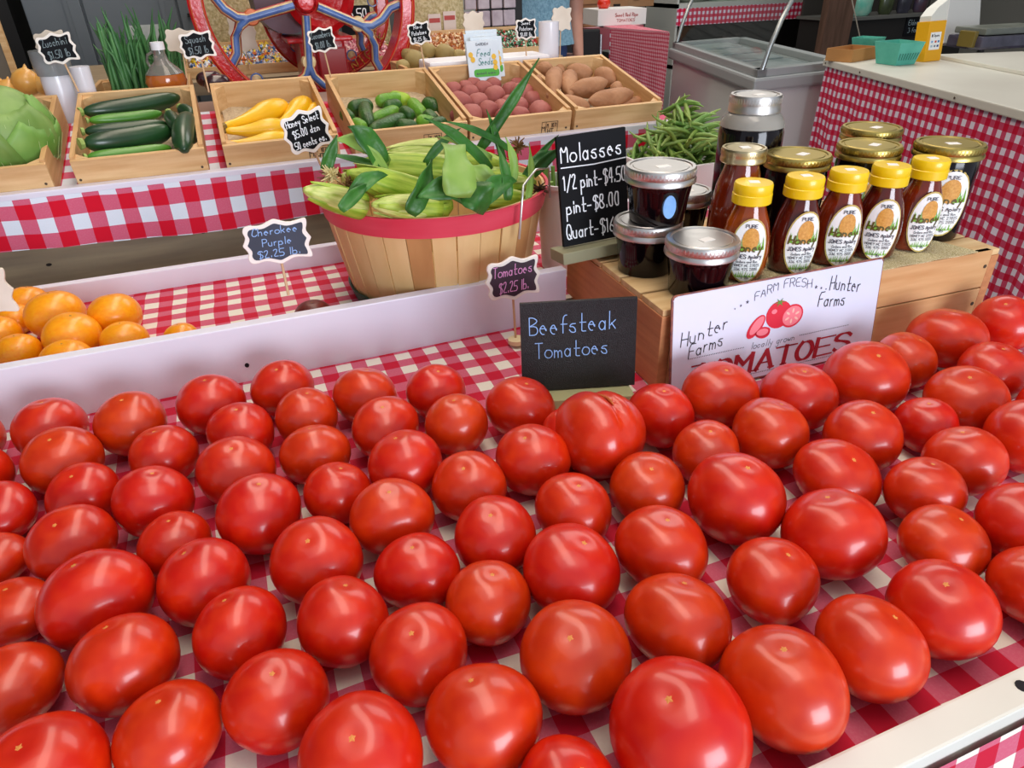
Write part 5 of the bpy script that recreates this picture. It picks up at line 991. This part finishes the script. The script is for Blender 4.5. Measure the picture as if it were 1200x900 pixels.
MB().box(-.13, .25, 0, .2, .0, .055).build('base', mat('wrapped_plastic', '2c2838', .18, '484454', 20, coat=.5), sca, bevel=.012); MB().box(-.10, .25, .02, .2, .058, .085).build('weighing_plate', mat('olive_plate', '60645c', .3, '787c74', 10), sca, bevel=.005); MB().box(-.145, -.125, .03, .12, .01, .075).build('bag_corner', mat('olive_gold', '6c5c24', .4), sca, bevel=.004)
MB().lathe([(.014, -.022), (.017, -.012), (.012, 0)], 16, c=(-.10, .02)).build('rubber_foot', mat('black_rubber', '121212', .6), sca); MB().lathe([(.014, -.022), (.017, -.012), (.012, 0)], 16, c=(.2, .02)).build('rubber_foot', MATS['black_rubber'], sca)
p = on_counter(1128, 58) + Vector((.05, .12, .016)); wp_ = thing('white_slanted_panel', 'white slanted plastic panel behind the yellow box', 'panel', p, (R(-20), 0, R(0))); MB().prism([(-.04, 0), (.20, 0), (.24, .42), (.06, .42)], 0, .05).build('panel', mat('offwhite_plastic', 'd0d0cc', .4), wp_, bevel=.004)
# shelf of goods behind counter and freezer
p = atY(1045, 45, 4.4); shf = thing('goods_shelf', 'dark shelf unit behind the counter with a chalk label', 'shelf', (p.x, 4.4, -.14)); SB = mat('shelf_black', '181614', .7)
B('lower_board', -.55, .75, 0, .4, .14, 1.03, SB, shf, .004); B('shelf_board', -.57, .77, -.02, .42, 1.03, 1.05, mat('grey_shelf_edge', '5c5c58', .6), shf); B('back_panel', -.55, .75, .38, .4, 1.05, 1.9, mat('dim_panel', '34302c', .7), shf)
B('chalk_label', .10, .36, -.012, 0, .90, 1.03, BLK, shf); m2 = MB(); write(m2, 'Elderberry', .12, .975, .035, .004, -.014, width=.21); write(m2, '3 for $10', .13, .925, .03, .004, -.014, width=.18); m2.build('chalk_writing', CHALKG, shf)
for k, (a, w, h, c1, c2, lab) in enumerate(((-.22, .18, .24, '5cc0a8', 'a4c8b4', 'teal and white plastic bag of goods on the dark shelf'), (-.02, .12, .20, '2c3420', '4c5834', 'olive bag on the dark shelf'), (.13, .12, .22, '1c1c24', '484858', 'black foil bag on the dark shelf'), (.27, .12, .19, '50343c', '303a54', 'dark reddish bag on the dark shelf'))):
    o = MB().lathe([(w * .38, 0), (w * .5, h * .1), (w * .52, h * .5), (w * .4, h * .85), (w * .3, h)], 20, ay=.6, fn=lambda a_, z: 1 + .05 * math.cos(4 * a_ + z * 30)).build('snack_bag', mat('bag_%d' % k, c1, .3, c2, 12, coat=.4), smooth=50, loc=(p.x + a * 1.2, 4.5, .911)); tag(o, lab, 'bag')
pw = atY(985, 30, 4.3); o = B('wooden_post', -.12, .12, 0, .06, 0, 3.29, mat('dark_post_wood', '4c3426', .7, '64483a', 4, (8, 8, 1)), loc=(pw.x, 4.32, 0)); tag(o, 'dark brown wooden post behind the counter corner', 'post')
o = MB().tube([atY(992, -30, 3.2), atY(1009, 50, 3.2)], .003, 6).build('pole', mat('thin_pole', 'b0a898', .5)); tag(o, 'thin pale rod leaning before the dark shelf', 'rod')
ps = atY(880, 10, 5.2); bs_ = thing('back_shelving', 'dark shelving with white shelf boards behind the freezer', 'shelf', (ps.x, 5.2, 0))
B('back_panel', -.7, 1.0, .45, .47, 0, 2.0, mat('dim_panel', '34302c', .7), bs_)
for z in (.55, .98): B('shelf_board', -.7, 1.0, 0, .45, z, z + .03, mat('white_shelf', 'b8bab4', .5), bs_)
MB().grid(lambda u, v: Vector((-.7 + 1.7 * u, -.01, .98 - .12 * v)), 10, 2, lambda u, v: (u * 1.9, -v * .12)).build('shelf_valance', G3, bs_)
for x in (-.7, .98): B('upright', x, x + .02, 0, .45, 0, 2.0, MATS['white_shelf'], bs_)
for k, (x, w, h, c1, c2, lab) in enumerate(((-.45, .30, .12, '5c6458', '707868', 'grey-green bundle on the back shelf'), (-.15, .34, .15, '88a890', 'a8b8a4', 'pale green wrapped loaf on the back shelf'), (.35, .34, .14, 'b4b8ac', '98b49c', 'pale wrapped bundle on the right of the back shelf'), (.70, .22, .16, '343430', '484844', 'dark crate on the back shelf'))):
    o = MB().lathe([(w * .4, 0), (w * .5, h * .2), (w * .48, h * .6), (w * .25, h)], 20, ay=.6, fn=lambda a_, z: 1 + .06 * math.cos(3 * a_ + z * 30)).build('wrapped_bundle', mat('bundle_%d' % k, c1, .35, c2, 8), smooth=50, loc=(ps.x + x, 5.4, 1.011)); tag(o, lab, 'bundle')
# far table with small gingham
TZ = .86; ta, tb_, tc_ = atZ(714, 18, TZ), atZ(783, 33, TZ), atZ(800, 22, TZ)
fy = 4.0; c0 = atY(716, 26, fy); c1 = atY(784, 40, 3.55)
tt_ = thing('gingham_table', 'far table draped in faded small red gingham', 'table', (0, 0, 0)); zt = .97
q0, q1 = Vector((c0.x, c0.y, zt)), Vector((c1.x, c1.y, zt)); dd_ = (q1 - q0); nn_ = Vector((.16, .98, 0)).normalized()
MB().grid(lambda u, v: q0 + dd_ * u + nn_ * .85 * v, 4, 4, lambda u, v: (u * .6, v * 1.2)).build('table_top', G4, tt_, solid=.01)
MB().grid(lambda u, v: q0 + dd_ * u - nn_ * (.01 + .012 * v * math.sin(u * 24)) - Vector((0, 0, (.30 + .10 * u) * v)), 40, 8, lambda u, v: (u * .6, -v * .36)).build('top_cloth', G4, tt_, smooth=True)
MB().grid(lambda u, v: q0 + dd_ * u + nn_ * .01 - Vector((0, 0, .75 * v)), 40, 8, lambda u, v: (u * .6, -v * .75)).build('under_cloth', G3, tt_)
MB().grid(lambda u, v: q1 + nn_ * (.01 + .8 * u) - Vector((0, 0, .75 * v)), 20, 8, lambda u, v: (u * 1.1, -v * .75)).build('side_cloth', G3, tt_)
bxp = q0 + dd_ * .85 + nn_ * .50; wbx = thing('white_carton', 'white printed carton on the far gingham table', 'box', (bxp.x, bxp.y, zt + .006), (0, 0, R(-6)))
B('carton', -.19, .12, 0, .25, 0, .085, mat('carton_white', 'e4e0dc', .5), wbx); m2 = MB(); write(m2, 'Sweet Red Ripe', -.08, .045, .018, .003, -.001, width=.15, jit=0); write(m2, 'TOMATOES', -.07, .018, .014, .0025, -.001, width=.12, jit=0); m2.build('print', mat('carton_red_print', 'a84c48', .6), wbx)
o = dup(TVAR[2], (bxp.x - .1, bxp.y + .12, zt + .12), (0, 0, 0), 'red tomato in the white carton on the far table', (.04, .04, .035)); o['group'] = 'beefsteak tomatoes on the front table'
CARD = mat('carton_brown', '8c6440', .7, '9c7450', 6)
for k, (px, py, y, w, d, h, lab) in enumerate(((684, 32, 4.7, .20, .22, .17, 'brown cardboard carton with a hand hole behind the black chair'), (722, 20, 5.0, .18, .2, .16, 'brown cardboard box further back by the far table'), (745, 8, 5.2, .3, .2, .12, 'wide brown box behind the white carton'))):
    p = atY(px, py, y); t = thing('cardboard_carton', lab, 'box', (p.x, y, p.z), (0, 0, R(-4)), 'brown cartons at the back'); B('body', -w / 2, w / 2, 0, d, 0, h, CARD, t, .003); B('lid_rim', -w / 2 - .006, w / 2 + .006, -.006, d + .006, h - .035, h + .004, CARD, t, .002); B('hand_hole', -.025, .025, -.008, 0, h * .42, h * .52, mat('hole_dark', '181008', .9), t)
p = atY(700, 32, 4.9); bt_ = thing('back_trestle', 'low table with a pink cloth under the brown cartons', 'table', (p.x - .1, 4.65, 0)); zt2 = atY(684, 32, 4.7).z; B('top', -.55, .32, 0, .8, zt2 - .03, zt2 - .002, G4, bt_); B('cloth_front', -.55, .32, -.01, 0, zt2 - .14, zt2 - .002, mat('dull_pink_cloth', '9c4c58', .8), bt_); B('leg', -.5, -.46, .05, .1, 0, zt2 - .03, SB, bt_); B('leg', .27, .31, .05, .1, 0, zt2 - .03, SB, bt_); B('dark_box_below', -.5, .26, .1, .6, .1, zt2 - .2, SB, bt_)
# black folding chair
p0 = atY(664, 36, 4.0); p1_ = atY(703, 36, 4.0); chx = thing('black_chair', 'black padded folding chair standing by the far table', 'chair', ((p0.x + p1_.x) / 2, 4.0, 0), (0, 0, R(-6))); hw_ = (p1_.x - p0.x) / 2; BK = mat('black_upholstery', '0c0c0e', .7); top_ = p0.z
MB().box(-hw_, hw_, 0, .03, top_ - .40, top_).build('backrest', BK, chx, bevel=.012); MB().box(-hw_, hw_, .02, .42, .44, .48).build('seat', BK, chx, bevel=.012)
for sx_ in (-1, 1): MB().tube([(sx_ * (hw_ + .01), .02, top_ - .03), (sx_ * (hw_ + .01), .0, .5), (sx_ * (hw_ + .01), -.1, .0)], .010, 8).build('leg', mat('chair_chrome', 'a8a8ac', .3, metal=.8), chx, smooth=60); MB().tube([(sx_ * (hw_ - .01), .02, .5), (sx_ * (hw_ - .01), .42, 0)], .010, 8).build('leg', MATS['chair_chrome'], chx, smooth=60)

# ---------------------------------------------------------------- person behind the bins
SKIN = mat('skin', 'b4806c', .55, 'c08c78', 12); SHIRT = mat('light_blue_lace', '84acc0', .75, '6c96ac', 90, bump=.4, bscale=160, thr=(.4, .6)); PANT = mat('pink_print_cloth', '9c6c68', .8, 'b48c84', 60); HAIR = mat('brown_hair', '3c2a20', .6, '4c3828', 60)
pp_ = atY(632, 20, 3.2); PX, PY = pp_.x, 3.25
pe = thing('person', 'person in a light blue lace top standing behind the mint bin, hands near the waist', 'person', (PX, PY, 0))
def skin_body(name, verts, edges, mtl, parent, lv=2):
    me = bpy.data.meshes.new(name); me.from_pydata([v[:3] for v in verts], edges, []); o = bpy.data.objects.new(name, me); COL.objects.link(o); o.parent = parent
    sm = o.modifiers.new('skin', 'SKIN'); sm.use_smooth_shade = True
    for k, v in enumerate(verts): me.skin_vertices[0].data[k].radius = (v[3], v[4] if len(v) > 4 else v[3])
    me.skin_vertices[0].data[0].use_root = True
    sb = o.modifiers.new('sub', 'SUBSURF'); sb.levels = lv; sb.render_levels = lv; me.materials.append(mtl); return o
# pelvis, spine, neck, head; arms bent at the elbow; legs
V_ = [(0, 0, .92, .15, .11), (0, .005, 1.06, .125, .09), (0, 0, 1.22, .145, .10), (0, 0, 1.36, .12, .085), (0, 0, 1.44, .05, .05), (0, -.01, 1.52, .062, .07), (0, -.015, 1.60, .075, .09), (0, -.01, 1.68, .05, .06),
      (-.17, 0, 1.36, .052, .05), (-.225, .03, 1.22, .043, .043), (-.235, .04, 1.10, .037, .037), (-.20, -.06, 1.04, .031, .031), (-.13, -.15, 1.01, .024, .02),
      (.17, 0, 1.36, .052, .05), (.215, .03, 1.22, .043, .043), (.215, .03, 1.09, .037, .037), (.20, -.03, .98, .030, .030), (.19, -.08, .88, .024, .018),
      (-.09, 0, .80, .085, .09), (-.095, -.01, .50, .058, .062), (-.10, .02, .10, .036, .04), (-.10, -.12, .035, .038, .028),
      (.09, 0, .80, .085, .09), (.095, -.01, .50, .058, .062), (.10, .02, .10, .036, .04), (.10, -.12, .035, .038, .028),
      (-.07, 0, 1.38, .08, .07), (.07, 0, 1.38, .08, .07)]
E_ = [(0, 1), (1, 2), (2, 3), (3, 4), (4, 5), (5, 6), (6, 7), (3, 26), (26, 8), (8, 9), (9, 10), (10, 11), (11, 12), (3, 27), (27, 13), (13, 14), (14, 15), (15, 16), (16, 17), (0, 18), (18, 19), (19, 20), (20, 21), (0, 22), (22, 23), (23, 24), (24, 25)]
skin_body('body', V_, E_, SKIN, pe)
# fingers
for sx_, base, dirn in ((-1, Vector((-.13, -.15, 1.01)), Vector((.55, -.75, -.1))), (1, Vector((.19, -.08, .88)), Vector((-.1, -.3, -1)))):
    dirn.normalize(); sd_ = dirn.cross(Vector((0, 0, 1)) if sx_ < 0 else Vector((0, 1, 0))).normalized(); cur = Vector((0, 0, -1)) if sx_ < 0 else Vector((-.3, -1, 0))
    for k in range(5):
        if k < 4: b = base + sd_ * (-.026 + .017 * k) ; L_ = (.062, .072, .068, .054)[k]; m_ = MB().tube([b - dirn * .01, b + dirn * .03, b + dirn * (.03 + L_ * .55) + cur * .008, b + dirn * (.03 + L_ * .9) + cur * .026], [.010, .009, .008, .006], 8)
        else: b = base - sd_ * .03; m_ = MB().tube([b - dirn * .02, b + dirn * .015 - sd_ * .018, b + dirn * .045 - sd_ * .026], [.011, .010, .008], 8)
        m_.build('finger' if k < 4 else 'thumb', SKIN, pe, smooth=180)
# clothing
MB().lathe([(.19, .985), (.175, 1.06), (.165, 1.14), (.172, 1.24), (.178, 1.34), (.15, 1.405), (.075, 1.425)], 36, ay=.72, fn=lambda a, z: 1 + .02 * math.cos(7 * a + z * 5)).build('lace_top', SHIRT, pe, smooth=70)
for sx_ in (-1, 1):
    MB().tube([(sx_ * .12, 0, 1.37), (sx_ * .175, .005, 1.34), (sx_ * .215, .025, 1.26), (sx_ * .224, .03, 1.20)], [.07, .068, .06, .062], 14).build('sleeve', SHIRT, pe, smooth=70)
    MB().tube([(sx_ * .085, 0, .93), (sx_ * .092, 0, .80), (sx_ * .096, -.005, .5), (sx_ * .10, .02, .11)], [.115, .105, .075, .06], 16).build('trouser_leg', PANT, pe, smooth=70)
    MB().tube([(sx_ * .10, .06, .035), (sx_ * .10, -.02, .045), (sx_ * .10, -.12, .035), (sx_ * .10, -.19, .028)], [.035, .045, .045, .03], 12).build('shoe', SB, pe, smooth=70)
    MB().lathe([(.001, -.012), (.012, -.008), (.014, 0), (.010, .010), (.001, .012)], 12, M=Matrix.Translation((sx_ * .030, -.098, 1.605)) @ Matrix.Scale(.8, 4)).build('eye', mat('eye_white', 'e8e4e0', .3), pe, smooth=180)
    MB().lathe([(.001, -.028), (.010, -.018), (.012, .01), (.006, .026), (.001, .03)], 12, M=Matrix.Translation((sx_ * .084, .0, 1.59))).build('ear', SKIN, pe, smooth=180)
MB().lathe([(.135, .88), (.155, .95), (.150, 1.0)], 32, ay=.75).build('trouser_seat', mat('blue_denim', '2c4878', .8), pe, smooth=60)
MB().tube([(0, -.10, 1.61), (0, -.118, 1.585), (0, -.122, 1.572)], [.006, .011, .012], 8).build('nose', SKIN, pe, smooth=180)
MB().tube([(-.025, -.098, 1.545), (0, -.106, 1.543), (.025, -.098, 1.545)], [.003, .006, .003], 8).build('mouth', mat('lips', 'a05850', .5), pe, smooth=180)
MB().lathe([(.090, 1.50), (.099, 1.58), (.097, 1.66), (.07, 1.72), (.01, 1.745)], 30, c=(0, .022), ay=1.02, fn=lambda a, z: 1 + .02 * math.cos(12 * a)).build('hair', HAIR, pe, smooth=80)
